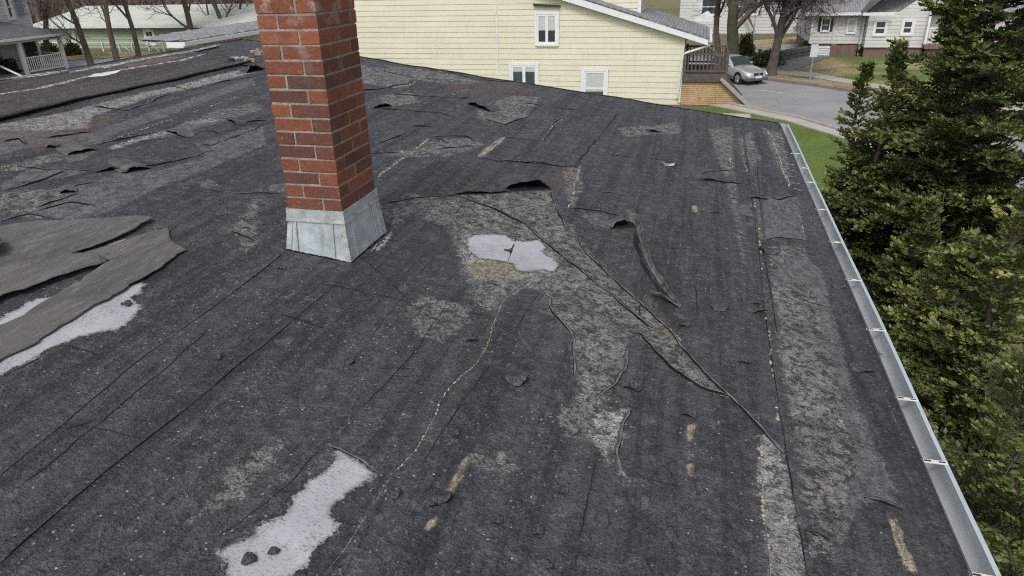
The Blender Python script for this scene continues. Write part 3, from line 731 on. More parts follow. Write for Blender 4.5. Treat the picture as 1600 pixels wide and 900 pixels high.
bead([(595, 135), (620, 138), (645, 130)], 3, .15, M_PALE); bead([(640, 130), (690, 112)], 3, .4, M_PALE)
bead([(700, 150), (740, 134)], 3, .4); bead([(745, 183), (775, 193), (795, 197)], 2, .3, M_PALE)
bead([(390, 850), (450, 800)], 1.6, .3); bead([(530, 600), (470, 665), (410, 720), (350, 790), (285, 870)], 1.5, .45, M_PALE)
bead([(345, 560), (290, 605), (205, 680), (160, 715)], 1.5, .45, M_PALE); bead([(690, 600), (660, 640)], 2, .5, M_PALE)
bead([(320, 288), (335, 284), (342, 292)], 2.5, .2); bead([(370, 366), (385, 358), (400, 366)], 3, .3)
bead([(1392, 810), (1410, 845), (1426, 885)], 3, .2); bead([(985, 520), (1020, 545), (1050, 580), (1100, 610), (1140, 622)], 2.4, .15, M_PALE)
bead([(855, 465), (862, 490), (893, 520)], 2.2, .2, M_PALE); bead([(895, 530), (895, 585), (915, 590)], 2, .35, M_PALE)
bead([(1040, 226), (1048, 262), (1075, 300)], 3, .8, M_PALE); bead([(1140, 245), (1150, 300)], 4, .6, M_PALE)
for k in range(9):                                                    # blistered tabs beside the seam near the eave
    x = 1208 + k * 3.6; y = 214 + k * 10
    bead([(x, y), (x + 13, y + 3)], random.uniform(3, 5), .1, M_PALE, ln=4)

# raised flaps ---------------------------------------------------------------
def flap(A, B, back, h, power=1., mat=None, name='lifted_flap', skew=0., edge=.010, fold=0.):
    """tongue of felt lifted along the pixel edge A-B, hinged at distance 'back' (m) behind it"""
    sid[0] += 1
    A = rf(*A); B = rf(*B); d = B - A; n = np.array([-d[1], d[0]]); n /= np.linalg.norm(n)
    if n @ ((A + B) / 2 - CL[:2]) < 0: n = -n
    U_, V_ = 26, 12; v = []
    for j in range(V_):
        t = j / (V_ - 1)
        for i in range(U_):
            u = i / (U_ - 1); sk_ = .55 + .9 * ((sid[0] * .37) % 1); arch = math.sin(math.pi * u ** sk_) ** power * (.8 + .5 * float(fbm(u * 3.5, sid[0] * 1.3, 6)))
            q = A + d * u + n * back * t * (0.25 + .75 * math.sin(math.pi * u) ** .5)
            q = q + n * .05 * min(1, np.linalg.norm(d) * 2) * float(fbm(u * 6, sid[0], 5)) * (1 - t)
            z = h * arch * (1 - t) ** 1.6 + .0025 + .004 * float(fbm(u * 6, t * 3 + sid[0], 8)) * (1 - t) * (1 if h > .02 else .5)
            if fold and t < .2: z += fold * arch * (.2 - t) * 5
            v.append((q[0], q[1], float(HZ(*q)) + (z if t < .99 else -.002)))
    f = [(j * U_ + i, j * U_ + i + 1, (j + 1) * U_ + i + 1, (j + 1) * U_ + i) for j in range(V_ - 1) for i in range(U_ - 1)]
    o = mesh(name, v, f, mat or M_LIP, house, smooth=True); bm_fix(o)
    solid(o, .005, 0); return o
def under(A, B, back, front=.0):                                   # black patch: shade under a flap, painted onto the felt
    A = rf(*A); B = rf(*B); d = B - A; n = np.array([-d[1], d[0]]); n /= np.linalg.norm(n)
    if n @ ((A + B) / 2 - CL[:2]) < 0: n = -n
    v = []; K = 14
    for i in range(K):
        u = i / (K - 1); s_ = math.sin(math.pi * u)
        for q in (A + d * u - n * front * s_, A + d * u + n * back * .7 * s_): v.append((q[0], q[1], float(HZ(*q)) + .0015))
    return mesh('flap_shade', v, [(2 * i, 2 * i + 1, 2 * i + 3, 2 * i + 2) for i in range(K - 1)], M_BLACK, roof)
M_FLAPR = simple('rusty_felt', (.085, .055, .048), .9, var=.3, scale=12, bumps=.5, bscale=120)
for A_, B_, bk, h_, mt in [((790, 299), (862, 296), .34, .095, M_LIP), ((700, 306), (800, 301), .18, .020, M_LIP), ((730, 164), (768, 176), .24, .04, M_LIP),
    ((583, 170), (612, 166), .22, .04, M_LIP), ((190, 272), (236, 264), .30, .035, M_SCUF), ((105, 244), (152, 236), .26, .03, M_SCUF),
    ((258, 206), (292, 217), .14, .02, M_SCUF), ((72, 231), (96, 231), .12, .02, M_LIP), ((1084, 281), (1160, 288), .20, .014, M_LIP),
    ((752, 247), (890, 261), .14, .012, M_LIP), ((94, 303), (122, 301), .14, .02, M_SCUF), ((150, 272), (192, 264), .16, .02, M_LIP),
    ((1010, 206), (1032, 208), .12, .02, M_LIP), ((1170, 310), (1200, 313), .10, .015, M_LIP), ((355, 188), (372, 196), .12, .02, M_LIP)]:
    flap(A_, B_, bk, h_, .8, mt); under(A_, B_, bk, .006 if h_ > .03 else .003)
# the long curled strip
def ribbon(pts, widths, lifts, rolls, name, mat, seed=0):
    """strip of felt running along roof points; widths m, lifts m, rolls: curl angle (rad)"""
    P = rfs(pts); L = np.r_[0, np.cumsum(np.linalg.norm(np.diff(P, axis=0), axis=1))]; n = 60; s = np.linspace(0, L[-1], n)
    Q = np.stack([np.interp(s, L, P[:, 0]), np.interp(s, L, P[:, 1])], 1)
    for _ in range(3): Q[1:-1] = (Q[:-2] + 2 * Q[1:-1] + Q[2:]) / 4
    T = np.gradient(Q, axis=0); T /= np.linalg.norm(T, axis=1)[:, None]; Nn = np.stack([-T[:, 1], T[:, 0]], 1)
    w = np.interp(s / s[-1], np.linspace(0, 1, len(widths)), widths); l = np.interp(s / s[-1], np.linspace(0, 1, len(lifts)), lifts)
    ro = np.interp(s / s[-1], np.linspace(0, 1, len(rolls)), rolls)
    w = w * (1 + .5 * fbm(s * 14, s * 0, seed, 3)); K = 9; v = []
    for i in range(n):
        z0 = float(HZ(*Q[i])) + .003
        r = w[i] / max(ro[i], .05)
        for k in range(K):
            th = ro[i] * k / (K - 1)
            x = r * math.sin(th) ; z = r * (1 - math.cos(th))
            q = Q[i] + Nn[i] * (x + .004 * float(fbm(s[i] * 20, k * .6, seed + 3)) * k / K)
            v.append((q[0], q[1], z0 + z + l[i] * k / (K - 1)))
    f = [(i * K + k, i * K + k + 1, (i + 1) * K + k + 1, (i + 1) * K + k) for i in range(n - 1) for k in range(K - 1)]
    o = mesh(name, v, f, mat, house, smooth=True); bm_fix(o); solid(o, .004, 0); return o
ribbon([(982, 352), (992, 350), (1000, 378), (1008, 405), (1018, 425), (1034, 450), (1048, 468), (1062, 482)], [.060, .040, .030, .034, .026, .030, .022], [.035, .02, .012, .012, .008, .01, .005], [1.7, 1.9, 1.6, 1.8, 1.5, 1.8, 1.9], 'curled_strip', M_CURL, 4)
ribbon([(1062, 480), (1048, 472), (1036, 466), (1018, 462)], [.02, .045, .05, .012], [.0, .015, .02, .02], [1.0, 1.2, 1.2, 1.0], 'curled_strip', M_CURL, 9)
ribbon([(958, 352), (972, 346), (984, 340), (992, 352)], [.010, .020, .032, .022], [.01, .02, .035, .02], [.8, 1.0, 1.1, 1.3], 'curled_strip', M_CURL, 14)
flap((956, 357), (994, 352), .13, .055, .7, M_SCUF); under((954, 358), (996, 354), .14, .012)
crack([(990, 362), (996, 385), (1003, 408), (1013, 430), (1030, 454), (1046, 472)], 5)  # black band painting the curled strip's shade along its left side

# ridge strip ------------------------------------------------------------------
rb = np.linspace(-4.2, 4.32, 260); ra = np.linspace(-4.32, -3.29, 26)
RA, RB = np.meshgrid(ra, rb)
edge_w = (ra[None, :] > -3.31)
RA2 = RA + (RA > -3.33) * .03 * fbm(RB * 2.2, RB * 0, 77, 3)
z = Z0 - SLOPE * RA2 + .022 + .016 * fbm(RA * 3, RB * .7, 41, 3) + .008 * fbm(RA * 8, RB * 2.5, 43, 3)
z = z - .05 * sstep(-4.20, -4.32, RA2) + .008 * sstep(-3.5, -3.29, RA) * (.4 + .6 * vnoise(RB * 1.3, RB * 0, 5))
v = np.stack([RA2.ravel(), RB.ravel(), z.ravel()], 1); na2 = len(ra)
ii, jj = np.meshgrid(np.arange(na2 - 1), np.arange(len(rb) - 1)); k0 = (jj * na2 + ii).ravel()
cap = mesh('ridge_cap', v, np.stack([k0, k0 + 1, k0 + na2 + 1, k0 + na2], 1), M_CAP, house, smooth=True)
solid(cap, .014, -1)
def capline(pts, w, mat, nm, zo=.034, seed=1, rag=.6):
    P = rfs(pts); L = np.r_[0, np.cumsum(np.linalg.norm(np.diff(P, axis=0), axis=1))]; n = max(6, int(L[-1] / .03)); s = np.linspace(0, L[-1], n)
    Q = np.stack([np.interp(s, L, P[:, 0]), np.interp(s, L, P[:, 1])], 1); v = []
    for i in range(n):
        ww = w * max(.12, 1 + rag * 2 * float(fbm(s[i] * 4, seed, 7))) * min(1, .15 + 6 * min(s[i], s[-1] - s[i]))
        for k, sg in ((0, -1), (1, 0), (2, 1)):
            a_, b_ = Q[i][0] + sg * ww, Q[i][1]
            zz = Z0 - SLOPE * a_ + .022 + .016 * float(fbm(a_ * 3, b_ * .7, 41, 3)) + .008 * float(fbm(a_ * 8, b_ * 2.5, 43, 3))
            v.append((a_, b_, zz + (.007 if k == 1 else -.001)))
    f = [(3 * i + k, 3 * i + k + 1, 3 * i + k + 4, 3 * i + k + 3) for i in range(n - 1) for k in range(2)]
    mesh(nm, v, f, mat, cap, smooth=True)
capline([(0, 152), (60, 143), (140, 122), (190, 112), (280, 98), (322, 88)], .022, M_PALE, 'worn_edge', seed=2)
capline([(138, 123), (160, 119), (188, 113)], .05, M_WHITE2, 'exposed_strip', seed=3)
capline([(288, 96), (304, 92)], .03, M_WHITE2, 'exposed_strip', seed=4)
capline([(110, 117), (150, 108), (180, 105), (200, 100), (285, 84), (345, 73)], .028, M_PALE, 'worn_edge', seed=5)
capline([(150, 110), (178, 105)], .05, M_PALE, 'exposed_strip', seed=6)
capline([(0, 128), (60, 120), (110, 112)], .03, M_PALE, 'worn_edge', seed=8)
M_PINK = simple('faded_red_felt', (.105, .075, .07), .9, var=.35, scale=12, bumps=.5, bscale=80)
capline([(200, 108), (240, 99), (290, 90)], .09, M_PINK, 'exposed_strip', seed=9)
# torn rubble at the end of the ridge strip
mb = MB(); rr = random.Random(5); c0 = rf(396, 92)
for k in range(16):
    q = c0 + np.array([rr.uniform(-.35, .55), rr.uniform(-.45, .55)]); r = rr.uniform(.02, .065); K = 6; th0 = rr.random() * 6
    z0 = float(HZ(*q)); tilt = rr.uniform(-.3, .3)
    ring = [(q[0] + r * rr.uniform(.6, 1.2) * math.cos(th0 + k2 * 2 * math.pi / K), q[1] + r * rr.uniform(.6, 1.2) * math.sin(th0 + k2 * 2 * math.pi / K)) for k2 in range(K)]
    h = rr.uniform(.01, .05)
    mb.add([(x, y, z0 - .01) for x, y in ring] + [(x, y, z0 + h + tilt * (x - q[0])) for x, y in ring], [tuple(range(K, 2 * K))] + [(i, (i + 1) % K, K + (i + 1) % K, K + i) for i in range(K)], rr.choice([0, 0, 1, 1, 2]))
q = c0; mb.add([(q[0] - .3, q[1] - .4, float(HZ(q[0] - .3, q[1] - .4)) + .004), (q[0] + .5, q[1] - .4, float(HZ(q[0] + .5, q[1] - .4)) + .004), (q[0] + .5, q[1] + .5, float(HZ(q[0] + .5, q[1] + .5)) + .004), (q[0] - .3, q[1] + .5, float(HZ(q[0] - .3, q[1] + .5)) + .004)], [(0, 1, 2, 3)], 2)
mb.obj('torn_felt', [M_PEACH, M_PALE, M_LIP], house)
flap((385, 113), (412, 108), .18, .09, .7); under((385, 113), (412, 108), .2, .01)

# far gable edge, fascia, walls --------------------------------------------------
mb = MB()
ea = np.linspace(A0, A1, 90)
for i in range(len(ea) - 1):
    v = []
    for a_ in (ea[i], ea[i + 1]):
        zz = float(HZ(a_, B1)); v += [(a_, B1 - .002, zz + .006), (a_, B1 + .05, zz + .004), (a_, B1 + .055, zz - .09)]
    mb.add(v, [(0, 1, 4, 3), (1, 2, 5, 4)])
mb.obj('gable_edging', M_LIP, house)
zr = Z0 - SLOPE * A0; ze = Z0 - SLOPE * A1
mb = MB(); mb.prism([(A0, zr - .05), (A1 - .01, ze - .05), (A1 - .01, ze - .24), (A0, zr - .24)], B1 - .04, B1 + .02)
mb.obj('fascia', M_DECK, house)
mb = MB(); mb.box(A1 - .045, A1 - .012, B0, B1 - .045, ze - .22, ze - .012); mb.obj('fascia', M_WHITE, house)
mb = MB()
mb.prism([(A0 - 3.9, 0), (A1 - .35, 0), (A1 - .35, ze - .09), (A0, zr - .12), (A0 - 3.9, zr - .64)], B0 + .3, B1 - .35)
mb.obj('wall', M_GRY, house)
mb = MB(); mb.add([(A0 + .0, B0, zr - .012), (A0, B1, zr - .012), (A0 - 4.3, B1, zr - .6), (A0 - 4.3, B0, zr - .6)], [(0, 1, 2, 3)])
o = mb.obj('rear_slope', M_LIP, house); solid(o, .05, 0)
# soffit deck under the membrane
mb = MB(); mb.prism([(A0, zr - .03), (A1 - .05, ze - .03), (A1 - .05, ze - .075), (A0, zr - .08)], B0, B1 - .05); mb.obj('roof_deck', M_POLE, house)

# gutter ----------------------------------------------------------------------------
gx0 = A1 + .004; gw = .080; gz = ze - .022
prof = [(gx0, gz + .03), (gx0, gz - .03)]
for k in range(9):
    th = math.pi + k * math.pi / 8; prof.append((gx0 + gw / 2 + gw / 2 * math.cos(th), gz - .03 + .045 * math.sin(th)))
prof += [(gx0 + gw, gz + .012)]
inner = [(x + (.0025 if x < gx0 + gw / 2 else -.0025), zz + .002) for x, zz in prof]
mb = MB(); n = len(prof); yb = np.linspace(B0, B1 - .02, 24)
v = []
for y in yb: v += [(x + .0015 * math.sin(y * 3), y, zz + .003 * math.sin(y * 1.7)) for x, zz in prof] + [(x + .0015 * math.sin(y * 3), y, zz + .003 * math.sin(y * 1.7)) for x, zz in inner]
f = []
for j in range(len(yb) - 1):
    for k in range(n - 1):
        a_ = j * 2 * n + k; b_ = (j + 1) * 2 * n + k
        f += [(a_, a_ + 1, b_ + 1, b_), (a_ + n, b_ + n, b_ + n + 1, a_ + n + 1)]
gut = mesh('gutter', v, f, M_GUT, house, smooth=True)
mb = MB()
for j in range(len(yb) - 1):
    y0, y1 = yb[j], yb[j + 1]
    mb.bar((gx0 + gw + .006 + .0015 * math.sin(y0 * 3), y0, gz + .014 + .003 * math.sin(y0 * 1.7)), (gx0 + gw + .006 + .0015 * math.sin(y1 * 3), y1, gz + .014 + .003 * math.sin(y1 * 1.7)), .016, .009)
mb.obj('gutter_lip', M_LIPM, gut)
mb = MB(); mb.prism([(x, zz) for x, zz in prof], B1 - .02, B1 - .014); mb.obj('end_cap', M_GUT, gut)
bsrc = None
for px, py in [(1243, 240), (1252, 262), (1265, 284), (1284, 327), (1306, 378), (1331, 438), (1366, 516), (1411, 622), (1455, 720), (1528, 897)]:
    b_ = rf(px, py)[1]
    if bsrc is None:
        mb = MB(); mb.box(-.014, gw + .012, -.010, .010, 0, .004); mb.box(.012, .035, -.004, .004, .004, .0052, 1); mb.box(.062, .084, -.004, .004, .004, .0052, 1)
        mb.box(gw + .002, gw + .014, -.010, .010, -.014, .0, 0)
        bsrc = mb.obj('gutter_strap', [M_STRAP, M_DARK], gut); o = bsrc
    else:
        o = bsrc.copy(); COL.objects.link(o); o.parent = gut
    o.location = (gx0, b_, gz + .014 + .003 * math.sin(b_ * 1.7)); o.rotation_euler = (0, random.uniform(-.03, .03), random.uniform(-.06, .06))
# leaf sludge in the gutter
mb = MB(); rr = random.Random(8)
for c_, n_ in ((rf(1372, 530)[1], 30), (rf(1560, 905)[1] - .1, 30), (2.2, 12)):
    for k in range(n_):
        x = gx0 + rr.uniform(.02, .085); y = c_ + rr.gauss(0, .03); r = rr.uniform(.004, .012); zz = gz - .066 + rr.uniform(0, .012)
        mb.add([(x - r, y, zz), (x, y - r * .5, zz + r * .4), (x + r, y, zz), (x, y + r * .6, zz + r * .3)], [(0, 1, 2, 3)])
mb.obj('gutter_debris', M_DECK, gut)

# chimney ------------------------------------------------------------------------------
cx0, cx1, cy0, cy1 = -FL - CW1, -FL, FL, FL + CW2
cz0 = Z0 + HB; COURSE = .0677; NC = 25; BH = .0575; MT = .0095
mb = MB(); ins = .0036
mb.box(cx0 + ins, cx1 - ins, cy0 + ins, cy1 - ins, cz0 - .12, cz0 + COURSE * NC - .004)
bv = []; bf = []; rnds = []; effs = []
rr = random.Random(21)
def brick(x0, x1, y0, y1, z0, z1, eff):
    n = len(bv); j = lambda: rr.uniform(-.0012, .0012); dx, dy = rr.uniform(-.0018, .0018), rr.uniform(-.0018, .0018)
    for z in (z0, z1):
        for y in (y0, y1):
            for x in (x0, x1): bv.append((x + dx + j(), y + dy + j(), z + j()))
    bf.extend(tuple(i + n for i in q) for q in [(0, 2, 3, 1), (4, 5, 7, 6), (0, 1, 5, 4), (2, 6, 7, 3), (0, 4, 6, 2), (1, 3, 7, 5)])
    r = rr.random(); r = r if r > .22 else r * .9
    rnds.extend([r] * 8); effs.extend([eff] * 8)
Dp = .095
for c in range(NC):
    z0 = cz0 + c * COURSE + .001; z1 = z0 + BH; t_ = c / 14.
    ef = lambda: rr.uniform(.0, 1.) * np.clip((t_ - .55) * 2.2, 0.02, 1) * 1.2
    X = lambda a, b: (cx0 + a, cx0 + b); w, l = CW1, CW2
    if c % 2 == 0:
        # front: full stretcher then half at the corner which is the header of the side stretcher
        brick(cx0, cx0 + .2, cy0, cy0 + Dp, z0, z1, ef())
        brick(cx0 + .2 + MT, cx1, cy0, cy0 + .2, z0, z1, ef())
        brick(cx1 - Dp, cx1, cy0 + .2 + MT, cy1, z0, z1, ef())
        brick(cx0, cx1 - Dp - MT, cy1 - Dp, cy1, z0, z1, ef())
        brick(cx0, cx0 + Dp, cy0 + Dp + MT, cy1 - Dp - MT, z0, z1, ef())
    else:
        brick(cx0, cx0 + .0975, cy0, cy0 + .2, z0, z1, ef())
        brick(cx0 + .0975 + MT, cx1, cy0, cy0 + Dp, z0, z1, ef())
        brick(cx1 - Dp, cx1, cy0 + Dp + MT, cy0 + Dp + MT + .2, z0, z1, ef())
        brick(cx1 - .2, cx1, cy0 + Dp + 2 * MT + .2, cy1, z0, z1, ef())
        brick(cx0, cx1 - .2 - MT, cy1 - Dp, cy1, z0, z1, ef())
        brick(cx0, cx0 + Dp, cy0 + .2 + MT, cy1 - Dp - MT, z0, z1, ef())
v = mb.v + bv; n = len(mb.v); f = mb.f + [tuple(i + n for i in q) for q in bf]
mi = [0] * len(mb.f) + [1] * len(bf)
chim = mesh('chimney', v, f, [M_MORT, M_BRICK], house, mi, attrs={'rnd': [0] * n + rnds, 'efflo': [0] * n + effs}); bevel(chim, .0025, 2)
tag(chim, 'brick chimney of orange red bricks rising out of the frame')
mb = MB(); mb.box(cx0 - .03, cx1 + .03, cy0 - .03, cy1 + .03, cz0 + COURSE * NC, cz0 + COURSE * NC + .05)
o = mb.obj('chimney_cap', M_CONC, chim); bevel(o, .008)
# flashing: skirt following the roof slope, counter band, corner folds
def ringbox(mb, zt, zb, ot, ob, slope_bottom, m=0, th=.003):
    """four thin walls, ot / ob = outward offset at top / bottom"""
    T = [(cx0 - ot, cy0 - ot), (cx1 + ot, cy0 - ot), (cx1 + ot, cy1 + ot), (cx0 - ot, cy1 + ot)]
    B = [(cx0 - ob, cy0 - ob), (cx1 + ob, cy0 - ob), (cx1 + ob, cy1 + ob), (cx0 - ob, cy1 + ob)]
    Ti = [(cx0 - ot + th, cy0 - ot + th), (cx1 + ot - th, cy0 - ot + th), (cx1 + ot - th, cy1 + ot - th), (cx0 - ot + th, cy1 + ot - th)]
    zB = lambda p: (float(HZ(*p)) - .004) if slope_bottom else zb
    v = [(x, y, zt) for x, y in T] + [(x, y, zB((x, y))) for x, y in B] + [(x, y, zt - .001) for x, y in Ti]
    mb.add(v, [(i, (i + 1) % 4, 4 + (i + 1) % 4, 4 + i) for i in range(4)] + [(i, (i + 1) % 4, 8 + (i + 1) % 4, 8 + i) for i in range(4)], m)
mb = MB(); ringbox(mb, cz0 - .055, 0, .006, FL, True)
flash = mb.obj('flashing', [M_GALV, M_GALVO], chim)
mb = MB(); ringbox(mb, cz0 + .002, cz0 - .062, .009, .0125, False, 0, .008)
for c_ in (cz0 - .058,): ringbox(mb, c_ + .006, c_ - .006, .0145, .0155, False, 0, .006)
o = mb.obj('counter_flashing', [M_GALVO], flash)
for (x, y, sx, sy) in ((cx1, cy0, 1, -1), (cx0, cy0, -1, -1), (cx1, cy1, 1, 1)):
    mb = MB()
    for ax in (0, 1):
        w_ = .030
        t1 = (x + sx * .0085, y + sy * .0085); b1 = (x + sx * (FL + .0028), y + sy * (FL + .0028))
        dx, dy = ((-sx * w_, 0) if ax == 0 else (0, -sy * w_))
        zt = cz0 - .064; v = [(t1[0], t1[1], zt), (t1[0] + dx, t1[1] + dy, zt), (b1[0] + dx, b1[1] + dy, float(HZ(*b1)) + .006), (b1[0], b1[1], float(HZ(*b1)) + .006)]
        mb.add(v, [(0, 1, 2, 3)])
    o = mb.obj('corner_fold', M_GALVO, flash); solid(o, .002, 0)
for (xa, xb) in ((cx0 + .035, cx0 + .042), (cx1 - .062, cx1 - .056)):
    mb = MB(); yt = cy0 - .0085; yb_ = cy0 - FL - .003
    mb.add([(xa, yt - .003, cz0 - .066), (xb, yt - .003, cz0 - .066), (xb, yb_ - .003, float(HZ(xb, yb_)) + .01), (xa, yb_ - .003, float(HZ(xa, yb_)) + .01)], [(0, 1, 2, 3)])
    o = mb.obj('folded_seam', M_GALVO, flash); solid(o, .006, 0)
for (ya, yb2) in ((cy0 + .05, cy0 + .057), (cy1 - .09, cy1 - .083)):
    mb = MB(); mb.add([(cx1 + .0115, ya, cz0 - .066), (cx1 + .0115, yb2, cz0 - .066), (cx1 + FL + .003, yb2, float(HZ(cx1, yb2)) + .008), (cx1 + FL + .003, ya, float(HZ(cx1, ya)) + .008)], [(0, 1, 2, 3)])
    o = mb.obj('folded_seam', M_GALVO, flash); solid(o, .006, 0)
# sealant round the foot
mb = MB(); rr = random.Random(3)
ring = [(cx0 - FL, cy0 - FL), (cx1 + FL, cy0 - FL), (cx1 + FL, cy1 + FL), (cx0 - FL, cy1 + FL)]
for i in range(4):
    A_ = np.array(ring[i]); B_ = np.array(ring[(i + 1) % 4]); n_ = int(np.linalg.norm(B_ - A_) / .012)
    pts = [A_ + (B_ - A_) * k / n_ for k in range(n_ + 1)]
    mb.tube([(p[0] + rr.uniform(-.003, .003), p[1] + rr.uniform(-.003, .003), float(HZ(*p)) + .001) for p in pts], [rr.uniform(.003, .008) for _ in pts], 6)
mb.obj('sealant', M_BLACK, flash)
bead([(446, 388), (500, 400), (556, 406)], 3, .45, M_WHITE2); bead([(556, 406), (580, 392), (602, 372)], 3, .3, M_WHITE2)

# ================================================================== loose things on the roof
def sheet(pts, name, label, z_up, wav, seed, mat=M_FELT, lift_edges=.0, rag=.010):
    P = rfs(pts); n = len(P)
    # dense outline
    out = []
    for i in range(n):
        A, B = P[i], P[(i + 1) % n]; k = max(1, int(np.linalg.norm(B - A) / .03))
        for j in range(k):
            q = A + (B - A) * j / k; out.append(q + rag * np.array([fbm(q[0] * 12, q[1] * 12, seed), fbm(q[0] * 12, q[1] * 12, seed + 3)]))
    out = np.array(out)
    bm = bmesh.new(); vs = [bm.verts.new((q[0], q[1], 0)) for q in out]; bm.faces.new(vs)
    bmesh.ops.triangulate(bm, faces=bm.faces[:])
    lo, hi = out.min(0), out.max(0)
    for ax, st in ((0, .022), (1, .04)):
        x = lo[ax] + st
        while x < hi[ax]:
            co = [0, 0, 0]; co[ax] = x; no = [0, 0, 0]; no[ax] = 1
            bmesh.ops.bisect_plane(bm, geom=bm.verts[:] + bm.edges[:] + bm.faces[:], plane_co=co, plane_no=no); x += st
    co = np.array([v_.co[:2] for v_ in bm.verts]); de = np.full(len(co), 9.)
    for i in range(len(out)): de = np.minimum(de, segdist(co, out[i], out[(i + 1) % len(out)]))
    z = HZ(co[:, 0], co[:, 1]) + z_up + wav * fbm(co[:, 0] * 3.6, co[:, 1] * 1.0, seed + 11, 3) + .5 * wav * fbm(co[:, 0] * 14, co[:, 1] * 3.0, seed + 5, 3) + lift_edges * np.clip(1 - de / .08, 0, 1) ** 2 * (.5 + .8 * vnoise(co[:, 0] * 2.5, co[:, 1] * 2.5, seed))
    for v_, zz in zip(bm.verts, z): v_.co.z = max(zz, float(HZ(v_.co.x, v_.co.y)) + .004)
    bmesh.ops.recalc_face_normals(bm, faces=bm.faces)
    c = co.mean(0); zc = float(HZ(*c)); w = bm
    for v_ in bm.verts: v_.co -= Vector((c[0], c[1], zc))
    me = D.meshes.new(name); bm.to_mesh(me); bm.free(); me.materials.append(mat)
    me.polygons.foreach_set('use_smooth', np.ones(len(me.polygons), dtype=bool))
    o = D.objects.new(name, me); COL.objects.link(o); o.location = H0 + E2 * c[0] + E1 * c[1] + ZZ * zc; o.rotation_euler = (0, 0, -PHI)
    solid(o, .003, 0); return tag(o, label, 'felt sheet')
sheet([(-160, 660), (-160, 580), (0, 512), (40, 494), (92, 462), (155, 425), (172, 412), (110, 405), (185, 384), (262, 361), (268, 378), (291, 395), (268, 412), (225, 441), (150, 482), (120, 500), (62, 532), (58, 538), (0, 568)],
      'felt_sheet', 'torn grey felt sheet lying along the silvery bare patch at left, tip towards the chimney', .007, .008, 3, lift_edges=.008, rag=.016)
sheet([(-160, 560), (-160, 440), (0, 360), (61, 350), (130, 349), (187, 346), (213, 344), (246, 348), (221, 356), (203, 369), (168, 384), (115, 403), (150, 405), (175, 413), (120, 432), (40, 462), (12, 469), (0, 475)],
      'felt_sheet', 'upper brownish grey felt sheet with a pointed tip, folded over the lower sheet at left', .016, .012, 8, lift_edges=.012, rag=.018)
sheet([(-60, 395), (-10, 384), (8, 388), (13, 396), (6, 410), (-60, 420)], 'felt_sheet', 'small curled felt scrap with a pale edge, on the upper sheet at the left border', .045, .02, 13, mat=M_CHIP, lift_edges=.03)
def chip(px, py, rpx, label, elong=1.4, ang=0., seed=0, curl=.35, mat=M_CHIP, name='roofing_fragment'):
    rr = random.Random(seed * 7 + 1); q = rf(px, py); dist = float(np.linalg.norm(np.array([q[0], q[1], Z0]) - CL)); r = 1.22 * rpx * dist / 1096
    K = 11; R3 = 3; v = [(0, 0, r * .18 + .004)]
    rad = [r * rr.uniform(.75, 1.15) for _ in range(K)]
    for j in range(1, R3 + 1):
        for k in range(K):
            th = 2 * math.pi * k / K; x = rad[k] * j / R3 * math.cos(th) * elong; y = rad[k] * j / R3 * math.sin(th) / elong ** .3
            e = j / R3
            z = .004 + r * .26 + curl * 1.3 * r * e * e * (math.sin(th * 2 + seed) * .9) + rr.uniform(-.04, .04) * r
            v.append((x, y, max(.002, z)))
    f = [(0, 1 + k, 1 + (k + 1) % K) for k in range(K)]
    for j in range(R3 - 1):
        for k in range(K): f.append((1 + j * K + k, 1 + (j + 1) * K + k, 1 + (j + 1) * K + (k + 1) % K, 1 + j * K + (k + 1) % K))
    ca, sa = math.cos(ang), math.sin(ang)
    v = [(x * ca - y * sa, x * sa + y * ca, z) for x, y, z in v]
    o = mesh(name, v, f, mat, None, smooth=True, at=(q[0], q[1], float(HZ(*q)))); bm_fix(o); solid(o, .006, 0)
    return tag(o, label, 'roofing fragment', 'loose scraps of roofing lying on the roof')
